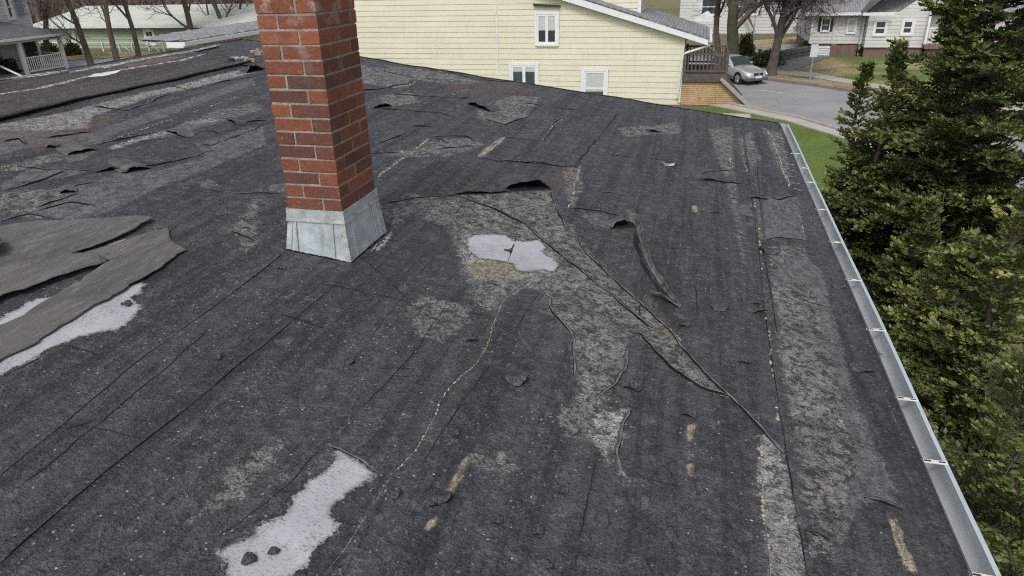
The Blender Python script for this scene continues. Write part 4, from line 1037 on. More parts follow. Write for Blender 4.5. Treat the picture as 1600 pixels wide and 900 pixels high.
chips = [
 (1125, 483, 8, 'flat charcoal scrap in the open area between the curled strip and the long straight seam', 1.5, .1),
 (1180, 487, 9, 'rounded charcoal scrap touching the long straight seam near the gutter', 1.4, -.2),
 (1176, 476, 5, 'small twisted dark scrap just above the rounded scrap at the long seam', 1.6, .2),
 (987, 607, 9, 'dark arrow shaped scrap right of the curved seam in the middle of the roof', 1.6, -.1),
 (1078, 650, 10, 'thick dark slab scrap directly above the upper tan scraped sliver', 1.3, .2),
 (1203, 395, 9, 'dark scrap just below the smooth grey patch beside the gutter', 1.5, -.2),
 (1310, 450 , 6, 'black lump lying near the gutter strap halfway along the eave', 1.4, 0),
 (1347, 579, 8, 'black curled scrap near the eave, alone beside the gutter', 1.7, -.3),
 (1270, 832, 13, 'large black folded scrap beside the pale speckled strip at the bottom right', 1.8, -.5),
 (1160, 567, 6, 'thin dark scrap lying flat left of the long straight seam', 1.8, 0),
 (1070, 509, 5, 'small scrap beside the long diagonal seam, below the curled strip', 1.5, .1),
 (710, 679, 6, 'small pale edged scrap above the long tan sliver', 1.1, .4),
 (617, 775, 8, 'hollow looking hexagonal scrap right of the large silvery patch', 1.1, .2),
 (690, 782, 9, 'ragged black clump just below the long tan sliver', 1.6, .5),
 (672, 790, 6, 'narrow black shard left of the ragged black clump', 1.6, .1),
 (841, 832, 8, 'round crumpled scrap at the bottom centre of the roof', 1.1, 0),
 (779, 816, 6, 'square dark scrap left of the round crumpled one at bottom centre', 1.1, .3),
 (880, 770, 6, 'dark square crumb right of centre near the bottom, beside a fine crack', 1.1, .6),
 (806, 594, 15, 'star shaped torn black scrap in the middle of the roof below the arch of sealant', 1.2, 0),
 (547, 568, 6, 'lone crumpled scrap on the smooth dark area below the chimney', 1.1, .2),
 (390, 878, 8, 'round dark disc lying on the large silvery patch, the left one of two', 1.1, 0),
 (429, 865, 6, 'smaller round dark disc lying on the large silvery patch, the right one of two', 1.1, .3),
 (198, 478, 5, 'small black scrap on the silvery patch beneath the felt sheet', 1.3, 0),
 (794, 393, 3.2, 'flat black flake lying on the silvery patch in the middle of the roof', 1.7, -.1),
 (340, 560, 5, 'pale edged curled scrap on the long seam below the felt sheets', 1.3, .4),
 (1046, 259, 5, 'pale diamond shaped flake on the far part of the roof', 2.0, .1),
 (855, 883, 8, 'ring shaped scrap with a pale rim at the bottom edge of the photo', 1.1, 0),
 (735, 532, 7, 'low dark blister scrap beside the curved line of sealant', 1.6, 0),
 (440, 420 , 4, 'tiny black crumb near the left foot of the chimney', 1.3, 0)]
for i, (x, y, r, lb, el_, an) in enumerate(chips): chip(x, y, r, lb, el_, an, i + 2, .45, M_PALE if 'diamond' in lb else M_CHIP)
for (x, y) in ((775, 592), (820, 598), (800, 580)): pass

# ================================================================== helpers for buildings
def lapwall(mb, x0f, x1f, z0, z1, y, pitch=.2, proud=.014, m=0, axis='y', thick=.2, sgn=-1):
    """lap siding facing -y (sgn=-1): every course leans out at its foot. x0f/x1f: x limits as functions of z"""
    z = z0
    while z < z1 - .01:
        zt = min(z + pitch, z1)
        a0, a1, b0, b1 = x0f(z), x1f(z), x0f(zt), x1f(zt)
        if a1 - a0 > .02:
            if b1 - b0 < .01: b0 = b1 = (b0 + b1) / 2
            yo = y + sgn * proud; 
            P = [(a0, yo, z), (a1, yo, z), (b1, y, zt), (b0, y, zt), (a0, y - sgn * .01, z), (a1, y - sgn * .01, z)]
            if axis == 'x': P = [(q[1], q[0], q[2]) for q in P]
            mb.add(P, [(0, 1, 2, 3), (0, 4, 5, 1)], m)
        z = zt
def window(parent, x0, x1, z0, z1, y, kind='double', fr=.07, trim=.09, glass=None, sgn=-1, axis='y', blind=0., name='window', fm=None):
    """framed window standing proud of a wall facing -y; pane recessed behind the frame"""
    fm = fm or M_WHITE
    def put(mb, a0, a1, b0, b1, c0, c1, m=0):
        lo, hi = sorted((y + sgn * b0, y + sgn * b1))
        if axis == 'y': mb.box(a0, a1, lo, hi, c0, c1, m)
        else: mb.box(lo, hi, a0, a1, c0, c1, m)
    mb = MB(); T = trim
    put(mb, x0 - T, x0, 0, .045, z0 - T, z1 + T); put(mb, x1, x1 + T, 0, .045, z0 - T, z1 + T)
    put(mb, x0, x1, 0, .045, z1, z1 + T); put(mb, x0 - .02, x1 + .02, 0, .062, z0 - T - .012, z0)
    w = mb.obj(name, fm, parent)
    mb = MB(); s = fr
    put(mb, x0, x0 + s, .004, .032, z0, z1); put(mb, x1 - s, x1, .004, .032, z0, z1)
    put(mb, x0 + s, x1 - s, .004, .032, z0, z0 + s); put(mb, x0 + s, x1 - s, .004, .032, z1 - s, z1)
    if kind == 'double': zm = z0 + (z1 - z0) * .47; put(mb, x0 + s, x1 - s, .004, .036, zm - s / 2, zm + s / 2)
    if kind == 'casement': xm = (x0 + x1) / 2; put(mb, xm - s * .8, xm + s * .8, .004, .036, z0 + s, z1 - s)
    if kind == 'grid':
        zm = (z0 + z1) / 2; xm = (x0 + x1) / 2
        put(mb, x0 + s, x1 - s, .004, .036, zm - s / 2, zm + s / 2); put(mb, xm - .02, xm + .02, .006, .024, z0 + s, z1 - s)
    mb.obj('sash', fm, w)
    mb = MB(); put(mb, x0 + .01, x1 - .01, .0, .012, z0 + .01, z1 - .01); mb.obj('pane', glass or M_GLASS, w)
    if blind:
        mb = MB(); put(mb, x0 + s, x1 - s, .010, .016, z1 - (z1 - z0) * blind, z1 - s); mb.obj('blind', M_BLIND, w)
    return w

# ================================================================== cream house next door
BY = 29.0
def Y(px, py, b=BY): q = onb(px, py, b); return q[0], q[2]
cream = empty('house', (0, BY, 0), label='cream lap sided gabled house with white framed windows, behind the far edge of the roof', cat='house')
def rel(o): return o
xr = Y(1066, 110)[0]; xl = Y(470, 100)[0]
ru0 = Y(868, -4); ru1 = Y(1066, 57)                                     # underside of the rake board
rs = (ru1[1] - ru0[1]) / (ru1[0] - ru0[0]); rake = lambda x: ru1[1] + (x - ru1[0]) * rs
xp = xl + .02
def x0f(z): return xl
def x1f(z): return min(xr, ru1[0] + (z - ru1[1]) / rs)
ztop = rake(xp)
mb = MB()
seam_x = Y(777, 60)[0]
PT = .232
lapwall(mb, lambda z: xl, lambda z: x1f(z), 0.25, ztop - .05, 0, PT, .018)
mb.box(xl, xr, .012, 9, .0, ru1[1] - .02, 0)
wall = mb.obj('wall', M_YEL, cream)
mb = MB(); mb.box(seam_x - .03, seam_x + .03, -.030, .0, .25, rake(seam_x) - .05); mb.obj('joint_cover', M_WHITE2, cream)
mb = MB(); mb.box(xr - .10, xr + .02, -.045, .12, .1, rake(xr) - .02)
mb.obj('joint_cover', siding('cream_trim', (.60, .58, .47)), cream)
# rake board, roof slab, gutter
xe = Y(1108, 50)[0]; ze_ = rake(xe)
mb = MB(); w_ = .42
mb.prism([(xp, ztop), (xe, ze_), (xe, ze_ + .22), (xp, ztop + w_)], -.30, -.24)
mb.prism([(xp, ztop + .002), (xe, ze_ + .002), (xe, ze_ + .05), (xp, ztop + .05)], -.24, .0)
mb.obj('rake_board', M_WHITE, cream)
mb = MB()
mb.prism([(xp, ztop + w_ + .002), (xe + .03, ze_ + .235), (xe + .03, ze_ + .28), (xp, ztop + w_ + .06)], -.33, 5.2)
mb.obj('roof', M_SHG, cream)
mb = MB(); mb.box(xe + .034, xe + .16, -.28, 5.2, ze_ + .10, ze_ + .22); o = mb.obj('gutter', M_WHITE2, cream); bevel(o, .02)
mb = MB(); dz = .35
mb.tube([(xe + .09, -.12, ze_ + .12), (xe + .07, -.12, ze_ - .02), (xr + .05, -.10, ze_ - dz), (xr - .04, -.10, ze_ - dz - .25), (xr - .12, -.09, .3)], .055, 6)
mb.obj('downspout', M_WHITE2, cream)
# upper storey behind the rake
u0, u1 = Y(800, 10, BY + 1.2)[0], Y(1000, 10, BY + 1.2)[0]
mb = MB(); lapwall(mb, lambda z: u0, lambda z: u1, rake(u1) - .2, rake(u1) + 3.6, 1.2, PT, .018)
lapwall(mb, lambda z: 1.2, lambda z: 4.6, rake(u1) - .2, rake(u1) + 3.6, u1, PT, .018, axis='x', sgn=1)
mb.box(u0, u1 - .004, 1.22, 4.6, rake(u1) - .4, rake(u1) + 3.6)
mb.obj('upper_wall', M_YEL, cream)
mb = MB(); mb.box(u1 - .08, u1 + .05, 1.12, 1.25, rake(u1) - .2, rake(u1) + 3.6); mb.obj('corner_trim', M_WHITE, cream)
def cwin(p0, p1, **k):
    a = Y(*p0); b = Y(*p1); return window(cream, a[0], b[0], b[1], a[1], -.02, **k)
cwin((839, 22), (870, 68), kind='casement', fr=.075, trim=.10, blind=.55, glass=M_DARK)
cwin((799, 102), (839, 150), kind='casement', fr=.085, trim=.10, glass=M_GLASS, blind=.2)
w = cwin((913, 111), (945, 162), kind='double', fr=.08, trim=.12, glass=M_GLASS, blind=.62)
mb = MB(); a = Y(834, 7); b = Y(876, 9); mb.bar((a[0], -.10, a[1]), (b[0], -.10, b[1]), .12, .07); mb.obj('lamp_bar', M_DARK, cream)
# small sheds of roof behind: bits on the roof
mb = MB(); q = Y(1095, 25, BY + 3.6)
mb.prism([(xe - .9, ze_ + .55), (xe + .15, ze_ + .5), (xe + .15, ze_ + .75), (xe - .1, ze_ + 1.0)], 5.1, 5.3); mb.obj('end_board', M_WHITE2, cream)

# ================================================================== deck
deck = empty('deck', (0, BY, 0), label='weathered wooden deck with railing on a tan clad base, beside the cream house', cat='deck')
DB = BY - .0
P = [Y(1066, 122, DB), Y(1128, 122, DB), Y(1163, 166, DB), Y(1066, 163, DB)]
x0 = xr + .03; z1 = P[0][1]; xt = P[1][0]; xb = P[2][0]; zb = max(.02, min(P[2][1], P[3][1]))
mb = MB(); courses = 13; hh = (z1 - zb) / courses; rr = random.Random(4)
for c in range(courses):
    za = zb + c * hh; zz = za + hh * .84; e = lambda z: xb + (xt - xb) * (z - zb) / (z1 - zb)
    x = x0
    while x < e(zz):
        L = rr.uniform(.45, .95); xn = min(x + L, e(zz))
        xb_ = min(x + L - .012, e(za)) if x + L < e(zz) else e(za)
        o_ = rr.uniform(0, .008)
        mb.add([(x, -.04 - o_, za), (max(xb_, x + .02), -.04 - o_, za), (max(xn - .012, x + .015), -.025 - o_, zz), (x, -.025 - o_, zz), (x, 0, zz), (max(xn - .012, x + .015), 0, zz)], [(0, 1, 2, 3), (3, 2, 5, 4)])
        x += L
M_TAN = simple('tan_shakes', (.36, .25, .14), .85, var=.22, scale=2.2)
mb.obj('base_wall', M_TAN, deck)
mb = MB(); mb.prism([(x0, zb), (xb, zb), (xt, z1), (x0, z1)], -.012, 3.0); mb.obj('base_core', M_DECK, deck)
M_COP = simple('grey_coping', (.27, .27, .26), .85, var=.12)
mb = MB(); mb.bar((xt - .05, -.10, z1 + .02), (xb + .22, -.10, zb - .02), .34, .14); mb.box(x0, xb + .35, -.22, .1, zb - .16, zb - .03); mb.box(xb - .1, xb + .5, -.2, .5, max(0, zb - .55), zb - .16)
o = mb.obj('coping', M_COP, deck); bevel(o, .02)
ft = z1 + .02; rt_ = Y(1100, 84, DB)[1]; xd = Y(1134, 118, DB)[0]
mb = MB(); mb.box(x0, xd + .05, -.12, 3.1, ft, ft + .16); mb.box(x0, xd + .08, -.15, -.12, ft - .14, ft + .18); o = mb.obj('floor', M_DECK, deck)
mb = MB()
for (a, b) in (((x0, -.08), (xd, -.08)), ((xd, -.08), (xd, 2.9)), ((x0, 2.9), (xd, 2.9))):
    for z in (rt_, ft + .30): mb.bar((a[0], a[1], z), (b[0], b[1], z), .09, .07)
for q in ((x0 + .06, -.08), (xd, -.08), (xd, 2.9), (xd, 1.4), (x0 + .06, 2.9)): mb.box(q[0] - .06, q[0] + .06, q[1] - .06, q[1] + .06, ft + .16, rt_ + .10)
mb.obj('railing', M_DECK, deck)
mb = MB()
k = x0 + .2
while k < xd - .1: mb.box(k - .025, k + .025, -.10, -.06, ft + .3, rt_ - .03); mb.box(k - .025, k + .025, 2.88, 2.92, ft + .3, rt_ - .03); k += .16
k = .1
while k < 2.8: mb.box(xd - .02, xd + .02, k - .03, k + .03, ft + .3, rt_ - .03, 1); k += .16
mb.obj('baluster', [M_DECK, M_DECKL], deck)

# ================================================================== white bungalow on the right
BB = 46.5
def Wq(px, py, b=BB): q = onb(px, py, b); return q[0], q[2]
bung = empty('house', (0, BB, 0), label='white sided bungalow with a low garage door and brick foundation across the road', cat='house')
l0 = Wq(1267, 50)[0]; l1 = Wq(1350, 50)[0]; l2 = Wq(1442, 50)[0]; l3 = Wq(1600, 50)[0] + 3
ze1 = Wq(1300, 21)[1]; zf = Wq(1300, 68)[1]
mb = MB(); lapwall(mb, lambda z: l0, lambda z: l1, zf, ze1, 0, .21, .02)
lapwall(mb, lambda z: l1, lambda z: l2 if z < ze1 else l2 - (z - ze1) * .1, zf - .15, ze1 + .1, -.7, .21, .02)
gx = (l1 + l2 + .6) / 2; gzp = ze1 + 1.7
lapwall(mb, lambda z: l1 + 1.6 + (z - ze1 - .1) * 1.3, lambda z: l2 + 1.2 - (z - ze1 - .1) * 1.3, ze1 + .1, gzp, -.7, .21, .02)
lapwall(mb, lambda z: -.7, lambda z: .1, zf - .15, ze1 + .1, l1, .21, .02, axis='x', sgn=-1)
lapwall(mb, lambda z: l2, lambda z: l3, .9, ze1 + .3, 1.1, .21, .02)
lapwall(mb, lambda z: 0, lambda z: 8, zf, ze1, l0, .21, .02, axis='x', sgn=-1)
mb.box(l0 + .02, l3, .03, 8, zf, ze1); mb.box(l1 + .02, l2 - .02, -.68, .03, zf - .15, ze1)
mb.obj('wall', M_GRY, bung)
mb = MB(); mb.box(l0 + .1, l1, .06, 7.9, 0, zf); mb.box(l1 + .05, l2, -.6, .06, 0, zf - .15); mb.box(l2, l3, .9, 7.9, 0, .9); mb.obj('foundation', M_BRKF, bung)
g0, g1 = Wq(1268, 70)[0], Wq(1298, 70)[0]
mb = MB()
for k in range(4): z = .08 + k * (zf - .22) / 4; mb.box(g0 + .02, g1, -.02, .058, z, z + (zf - .22) / 4 - .025)
mb.obj('garage_door', M_WHITE, bung)
mb = MB(); mb.box(g1, g1 + .35, -.05, .058, 0, zf - .01); mb.obj('pillar', M_BRKF, bung)
mb = MB()
for x in (l0 + .02, l1 - .1): mb.box(x - .05, x + .05, -.10, -.03, zf, ze1)
mb.box(l1 - .18, l1 - .08, -.12, -.02, 0, ze1)
mb.tube([(Wq(1306, 40)[0], -.06, ze1), (Wq(1303, 40)[0], -.06, zf)], .045, 6)
mb.obj('downspout', M_WHITE2, bung)
mb = MB()                                                               # roofs
hr = ze1 + 3.6
mb.add([(l0 - .5, -.5, ze1 + .0), (l3, -.5, ze1), (l3, 4.5, hr), (l0 + 2.9, 4.5, hr), (l0 - .5, 8.5, ze1), (l3, 8.5, ze1)], [(0, 1, 2, 3), (0, 3, 4), (3, 2, 5, 4)])
o = mb.obj('roof', M_SHG, bung); solid(o, .12, -1)
mb = MB(); pk = (gx + .6, ze1 + 2.9); lo = l1 - .35; ro = l2 + 1.9
mb.add([(lo + .0, -1.1, ze1 + .05), (pk[0], -1.1, pk[1]), (pk[0], 4.4, pk[1]), (lo, 3.9, ze1 + .05)], [(0, 1, 2, 3)])
mb.add([(ro, -1.1, ze1 + .2), (pk[0], -1.1, pk[1]), (pk[0], 4.4, pk[1]), (ro, 3.9, ze1 + .2)], [(0, 3, 2, 1)])
o = mb.obj('gable_roof', M_SHD, bung); solid(o, .12, -1)
mb = MB(); mb.bar((lo + .9, -1.14, ze1 + .85), (pk[0], -1.14, pk[1] - .02), .07, .22); mb.bar((ro, -1.14, ze1 + .2), (pk[0], -1.14, pk[1] - .02), .07, .22)
mb.bar((lo - .1, -1.14, ze1 + .02), (lo + 1.6, -1.14, ze1 + .02), .08, .16); mb.bar((l0 - .55, -.55, ze1 + .0), (l1 - .2, -.55, ze1), .08, .16); mb.bar((l0 - .55, -.55, ze1), (l0 - .55, 8.4, ze1), .08, .16)
mb.obj('eave_board', M_WHITE, bung)
def bwin(p0, p1, y, par=bung, **k):
    a = Wq(*p0); b = Wq(*p1); return window(par, a[0], b[0], b[1], a[1], y, **k)
bwin((1286, 29), (1294, 48), -.02, kind='double', fr=.05, trim=.07)
bwin((1326, 30), (1335, 51), -.02, kind='double', fr=.05, trim=.07, blind=.9)
bwin((1365, 31), (1378, 52), -.72, kind='double', fr=.07, trim=.10)
bwin((1408, 31), (1419, 51), -.72, kind='double', fr=.07, trim=.10)
bwin((1448, 31), (1464, 50), 1.08, kind='casement', fr=.07, trim=.10, blind=.9)
a = Wq(1283, 29); b = Wq(1283, 49)
mb = MB(); wsh = .28
for px in (1282.3, 1297.6):
    x = Wq(px, 40)[0]; mb.box(x - wsh / 2, x + wsh / 2, -.06, -.022, b[1], a[1] + .1)
mb.obj('shutter', M_DARK, bung)
# arched head over the first window
a0 = Wq(1286, 29); a1 = Wq(1294, 29); mb = MB(); cxm = (a0[0] + a1[0]) / 2; r_ = (a1[0] - a0[0]) / 2 + .07
mb.prism([(cxm + r_ * math.cos(t), a0[1] + .07 + r_ * math.sin(t)) for t in np.linspace(0, math.pi, 10)], -.065, -.022); mb.obj('arched_head', M_WHITE, bung)
# porch
q0 = Wq(1436, 70)[0]; q1 = Wq(1500, 70)[0]
mb = MB(); mb.box(q0, q1, -1.2, 1.0, .6, .85); mb.box(q0 + .2, q1 - .2, -1.0, 1.0, 0, .6); o = mb.obj('porch_floor', M_BRKF, bung)
mb = MB()
for z in (.95, 1.75): mb.bar((q0, -1.1, z), (q1, -1.1, z), .06, .06)
k = q0
while k < q1: mb.box(k - .02, k + .02, -1.12, -1.08, .86, 1.75); k += .17
for x in (q0, q1): mb.box(x - .06, x + .06, -1.16, -1.04, .85, 3.0)
mb.obj('porch_railing', M_WHITE, bung)
# second bungalow roof peeking behind the conifers
b2 = empty('house', (Wq(1560, 40, 60)[0], 60, 0), label='grey blue house partly hidden behind the tall conifer at the upper right', cat='house')
mb = MB(); lapwall(mb, lambda z: -4, lambda z: 9, 0, 2.6, 0, .22, .02); mb.box(-4, 9, .02, 7, 0, 2.6); mb.obj('wall', M_GRY, b2)
mb = MB(); mb.add([(-4.5, -.5, 2.6), (9.5, -.5, 2.6), (9.5, 3.5, 5.2), (-4.5, 3.5, 5.2), (-4.5, 7.5, 2.6), (9.5, 7.5, 2.6)], [(0, 1, 2, 3), (3, 2, 5, 4)]); o = mb.obj('roof', M_SHG, b2); solid(o, .12, -1)
window(b2, -2, -1, 1.0, 2.2, -.02); window(b2, 1.5, 2.6, 1.0, 2.2, -.02)

# ================================================================== grey house with a white porch, far left
AL = ona(113, 110, -39.5)[0]
gho = empty('house', (-39.5, 34, 0), label='pale grey two storey house with a white railed porch, cut by the left border', cat='house')
def G(px, py, a=-39.5): q = ona(px, py, a); return q[1] - 34, q[2]
pe = G(106, 105)[0]; pz = G(100, 50)[1]; ps = G(-60, 80)[0] - 6
pm = G(40, 100)[0]; ez = G(60, 56)[1]; fz = G(110, 112)[1]; fz = max(fz, .15)
mb = MB(); mb.box(-2.6, .05, ps, pe + .1, 0, fz); mb.obj('porch_floor', M_CONC, gho)
gp1, gp2 = fz + .12, fz + .98
for y in (pm, pe): mb = MB(); mb.box(-.16, .0, y - .11, y + .11, fz, ez - .25); mb.obj('porch_post', M_WHITE, gho)
mb = MB()
for z in (gp1 + .02, gp2): mb.bar((-.08, pm, z), (-.08, pe, z), .07, .07); mb.bar((-.08, pe, z), (-2.5, pe, z), .07, .07)
k = pm + .15
while k < pe - .1: mb.box(-.10, -.06, k - .025, k + .025, gp1, gp2); k += .155
mb.obj('porch_railing', M_WHITE, gho)
mb = MB(); mb.box(-.30, .02, ps, pe + .15, ez - .28, ez - .02); mb.box(-2.5, -.3, pe - .05, pe + .15, ez - .28, ez - .02); mb.obj('porch_beam', M_WHITE, gho)
mb = MB(); mb.add([(.35, ps, ez), (.35, pe + .5, ez), (-2.5, pe - 2.0, ez + .95), (-2.5, ps, ez + .95), (-2.7, pe + .5, ez)], [(0, 1, 2, 3), (1, 4, 2)]); o = mb.obj('porch_roof', M_SHD, gho); solid(o, .10, -1)
mb = MB(); mb.box(.35, .47, ps, pe + .5, ez - .10, ez + .03); mb.box(-2.7, .35, pe + .502, pe + .6, ez - .10, ez + .03); o = mb.obj('gutter', M_WHITE, gho)
ux = -2.5; wc = ona(48, 30, -42.0); pc = wc[1] - 34
mb = MB(); lapwall(mb, lambda z: ps, lambda z: pc, fz, ez + 4.5, ux, .2, .02, axis='x', sgn=1)
lapwall(mb, lambda z: ux - 7, lambda z: ux, fz, ez + 4.5, pc, .2, .02, sgn=1); mb.box(ux - 7, ux - .02, ps, pc - .02, 0, ez + 4.5)
mb.obj('wall', M_GRY, gho)
mb = MB(); mb.box(ux - .08, ux + .04, pc - .08, pc + .04, ez + .5, ez + 4.5); mb.box(ux - .06, ux + .04, pc - .1, pc + .04, fz, ez); mb.obj('corner_trim', M_WHITE, gho)
mb = MB(); mb.add([(ux + .5, ps, ez + 4.5), (ux + .5, pc + .4, ez + 4.5), (ux - 3.5, pc + .4, ez + 7), (ux - 3.5, ps, ez + 7), (ux - 7.5, pc + .4, ez + 4.5), (ux - 7.5, ps, ez + 4.5)], [(0, 1, 2, 3), (3, 2, 4, 5)]); o = mb.obj('roof', M_SHD, gho); solid(o, .12, -1)
def gw(p0, p1, **k):
    a = ona(*p0, -42.); b = ona(*p1, -42.); return window(gho, a[1] - 34, b[1] - 34, b[2], a[2], ux + .02, sgn=1, axis='x', **k)
gw((3, -8), (22, 28), kind='double', fr=.09, trim=.12)
gw((24, 68), (33, 94), kind='double', fr=.07, trim=.10)
a = ona(28, 25, -42.); b = ona(29, -5, -42.)
mb = MB(); mb.box(ux + .03, ux + .07, a[1] - 34, a[1] - 34 + .5, a[2], b[2] + .2); mb.obj('shutter', simple('shutter_blue', (.20, .24, .30), .6), gho)
a = ona(45, 100, -42.)[1] - 34; mb = MB(); mb.box(ux + .02, ux + .08, a - .1, a + .9, fz, fz + 2.1); mb.obj('door', M_DARK, gho)
mb = MB(); mb.box(ux + .02, ux + .11, a - .22, a - .1, fz, fz + 2.2); mb.box(ux + .02, ux + .11, a + .9, a + 1.02, fz, fz + 2.2); mb.obj('door_frame', M_WHITE, gho)
# handrail of the steps
mb = MB(); p = G(0, 113); q = G(17, 124)
mb.bar((.2, p[0], .9), (1.6, q[0] - .6, .35), .08, .08); mb.box(1.5, 1.6, q[0] - .7, q[0] - .6, 0, .4); mb.obj('step_rail', M_WHITE, gho)

# ================================================================== long green building, railing, outbuilding
BG2 = 50.
grn = empty('house', (0, BG2, 0), label='long low pale green building with a whitish roof behind the bare trees, upper left', cat='house')
def Gn(px, py, b=BG2): q = onb(px, py, b); return q[0], q[2]
gl = Gn(60, 50)[0]; gr_ = Gn(440, 50)[0]; gze = Gn(220, 39)[1]
mb = MB(); lapwall(mb, lambda z: gl, lambda z: gr_, 0, gze, 0, .24, .022); mb.box(gl, gr_, .02, 9, 0, gze); mb.obj('wall', M_GRN, grn)
mb = MB(); rz = gze + 1.25; mb.add([(gl - .5, -.5, gze), (gr_ + .5, -.5, gze), (gr_ + .5, 6.5, rz), (gl - .5, 6.5, rz), (gl - .5, 13, gze), (gr_ + .5, 13, gze)], [(0, 1, 2, 3), (3, 2, 5, 4)])
o = mb.obj('roof', M_SHP, grn); solid(o, .15, -1)
mb = MB(); mb.box(gl - .5, gr_ + .5, -.56, -.5, gze - .2, gze - .02); mb.obj('eave_board', M_WHITE2, grn)
a = Gn(226, 48); b = Gn(243, 68); window(grn, a[0], b[0], b[1], a[1], -.02, kind='grid', fr=.1, trim=.14)
a = Gn(110, 50); b = Gn(120, 68); window(grn, a[0], b[0], b[1], a[1], -.02, kind='double', fr=.08, trim=.1, glass=M_BLIND)
# white railing in front
fb = BG2 - 2.5
ral = empty('fence', (0, fb, 0), label='white post railing standing in front of the pale green building', cat='railing')
mb = MB(); xs_ = [onb(px, 70, fb)[0] for px in (60, 118, 160, 186, 206, 232, 255, 280, 320)]
zt = onb(200, 66, fb)[2]
for x in xs_: mb.box(x - .06, x + .06, -.06, .06, 0, zt + .02)
mb.obj('post', M_WHITE2, ral)
mb = MB(); mb.box(xs_[0], xs_[-1], -.04, .04, zt - .06, zt + .02)
mb.obj('rail', M_WHITE2, ral)
mb = MB()
for x in xs_[1:-1:2]: mb.bar((x, 0, zt), (x + .9, 0, .05), .05, .05)
mb.obj('brace', M_WHITE2, ral)
for px, zz in ((205, 1.9), (222, 1.7)):
    pass
# outbuilding beyond the ridge
AO = -14.
def O(px, py, a=AO): q = ona(px, py, a); return q[1], q[2]
ob = empty('shed', (AO, 0, 0), label='white outbuilding with a low shaggy grey shingle roof, behind the ridge left of the chimney', cat='outbuilding')
p0 = O(282, 62); p1 = O(402, 45); r0 = O(292, 52)
mb = MB(); lapwall(mb, lambda z: p0[0] + 1.6, lambda z: p1[0] + 4, 0, p1[1] - .1, -.35, .16, .02, axis='x', sgn=1); mb.box(-1.5, -.38, p0[0] + 1.6, p1[0] + 4, 0, p1[1] - .12)
mb.obj('wall', M_GRY, ob)
mb = MB(); n_ = 60; zl = p1[1]
ys_ = np.linspace(p0[0], p1[0] + 4, n_); v = []; rows = 9
for j in range(rows):
    for i, y in enumerate(ys_):
        t = j / (rows - 1); hp = sstep(0, 1.6, ys_[i] - p0[0]) * 1.0
        v.append((.1 - t * 1.7, y + (0 if i else t * 1.2), zl + t * .10 * hp + .025 * float(vnoise(y * 7, j * 1.7, 4)) + (.02 if (i * 7 + j * 3) % 5 == 0 else 0)))
f = [(j * n_ + i, j * n_ + i + 1, (j + 1) * n_ + i + 1, (j + 1) * n_ + i) for j in range(rows - 1) for i in range(n_ - 1)]
o = mesh('roof', v, f, M_SHG, ob); solid(o, .06, -1)
mb = MB(); mb.box(.10, .16, p0[0] - .05, p1[0] + 4, zl - .16, zl - .04); mb.box(-.5, .1, p0[0] - .06, p0[0], zl - .2, zl - .04); o = mb.obj('gutter', M_WHITE, ob)
mb = MB(); mb.tube([(.1, p0[0] + .5, zl - .16), (-.2, p0[0] + .9, zl - .5), (-.3, p0[0] + .9, 0)], .05, 6); mb.obj('downspout', M_WHITE, ob)

# white building behind the street trees
wb = empty('house', (gp(1100, 70)[0], 62, 0), label='white building glimpsed through the bare trees behind the parked car', cat='house')
w0 = onb(1060, 50, 62)[0] - gp(1100, 70)[0]; w1 = onb(1246, 50, 62)[0] - gp(1100, 70)[0]
mb = MB(); lapwall(mb, lambda z: w0, lambda z: w1, 0, 4.2, 0, .25, .02); mb.box(w0, w1, .02, 9, 0, 4.2); mb.obj('wall', M_GRY, wb)
mb = MB(); mb.add([(w0 - .6, -.6, 4.2), (w1 + .6, -.6, 4.2), (w1 + .6, 4.5, 7), (w0 - .6, 4.5, 7), (w0 - .6, 10, 4.2), (w1 + .6, 10, 4.2)], [(0, 1, 2, 3), (3, 2, 5, 4)]); o = mb.obj('roof', M_SHD, wb); solid(o, .15, -1)
for px in (1164, 1108): x = onb(px, 50, 62)[0] - gp(1100, 70)[0]; window(wb, x - .8, x + .8, 1.5, 2.8, -.02)
# upper-left distant houses
for i, (px0, px1, b_, zt_, m_, lb) in enumerate([(110, 175, 84, 4.2, M_GRY, 'whitish distant house above the left end of the green building roof'), (250, 300, 90, 4.6, M_WHITE2, 'pale distant house glimpsed between trunks above the green building roof'),
                                         (330, 400, 86, 4.0, M_GRYD, 'greyish distant house beyond the trees just left of the chimney')]):
    x0 = onb(px0, 0, b_)[0]; x1 = onb(px1, 0, b_)[0]; e = empty('house', (x0, b_, 0), label=lb, cat='house')
    mb = MB(); mb.box(0, x1 - x0, 0, 6, 0, zt_); mb.obj('wall', m_, e)
    mb = MB(); mb.add([(-.4, -.5, zt_), (x1 - x0 + .4, -.5, zt_), (x1 - x0 + .4, 3, zt_ + 2.4), (-.4, 3, zt_ + 2.4), (-.4, 6.5, zt_), (x1 - x0 + .4, 6.5, zt_)], [(0, 1, 2, 3), (3, 2, 5, 4)]); o = mb.obj('roof', M_SHD, e); solid(o, .12, -1)
    window(e, 1, 2, 1.2, 2.4, -.02)

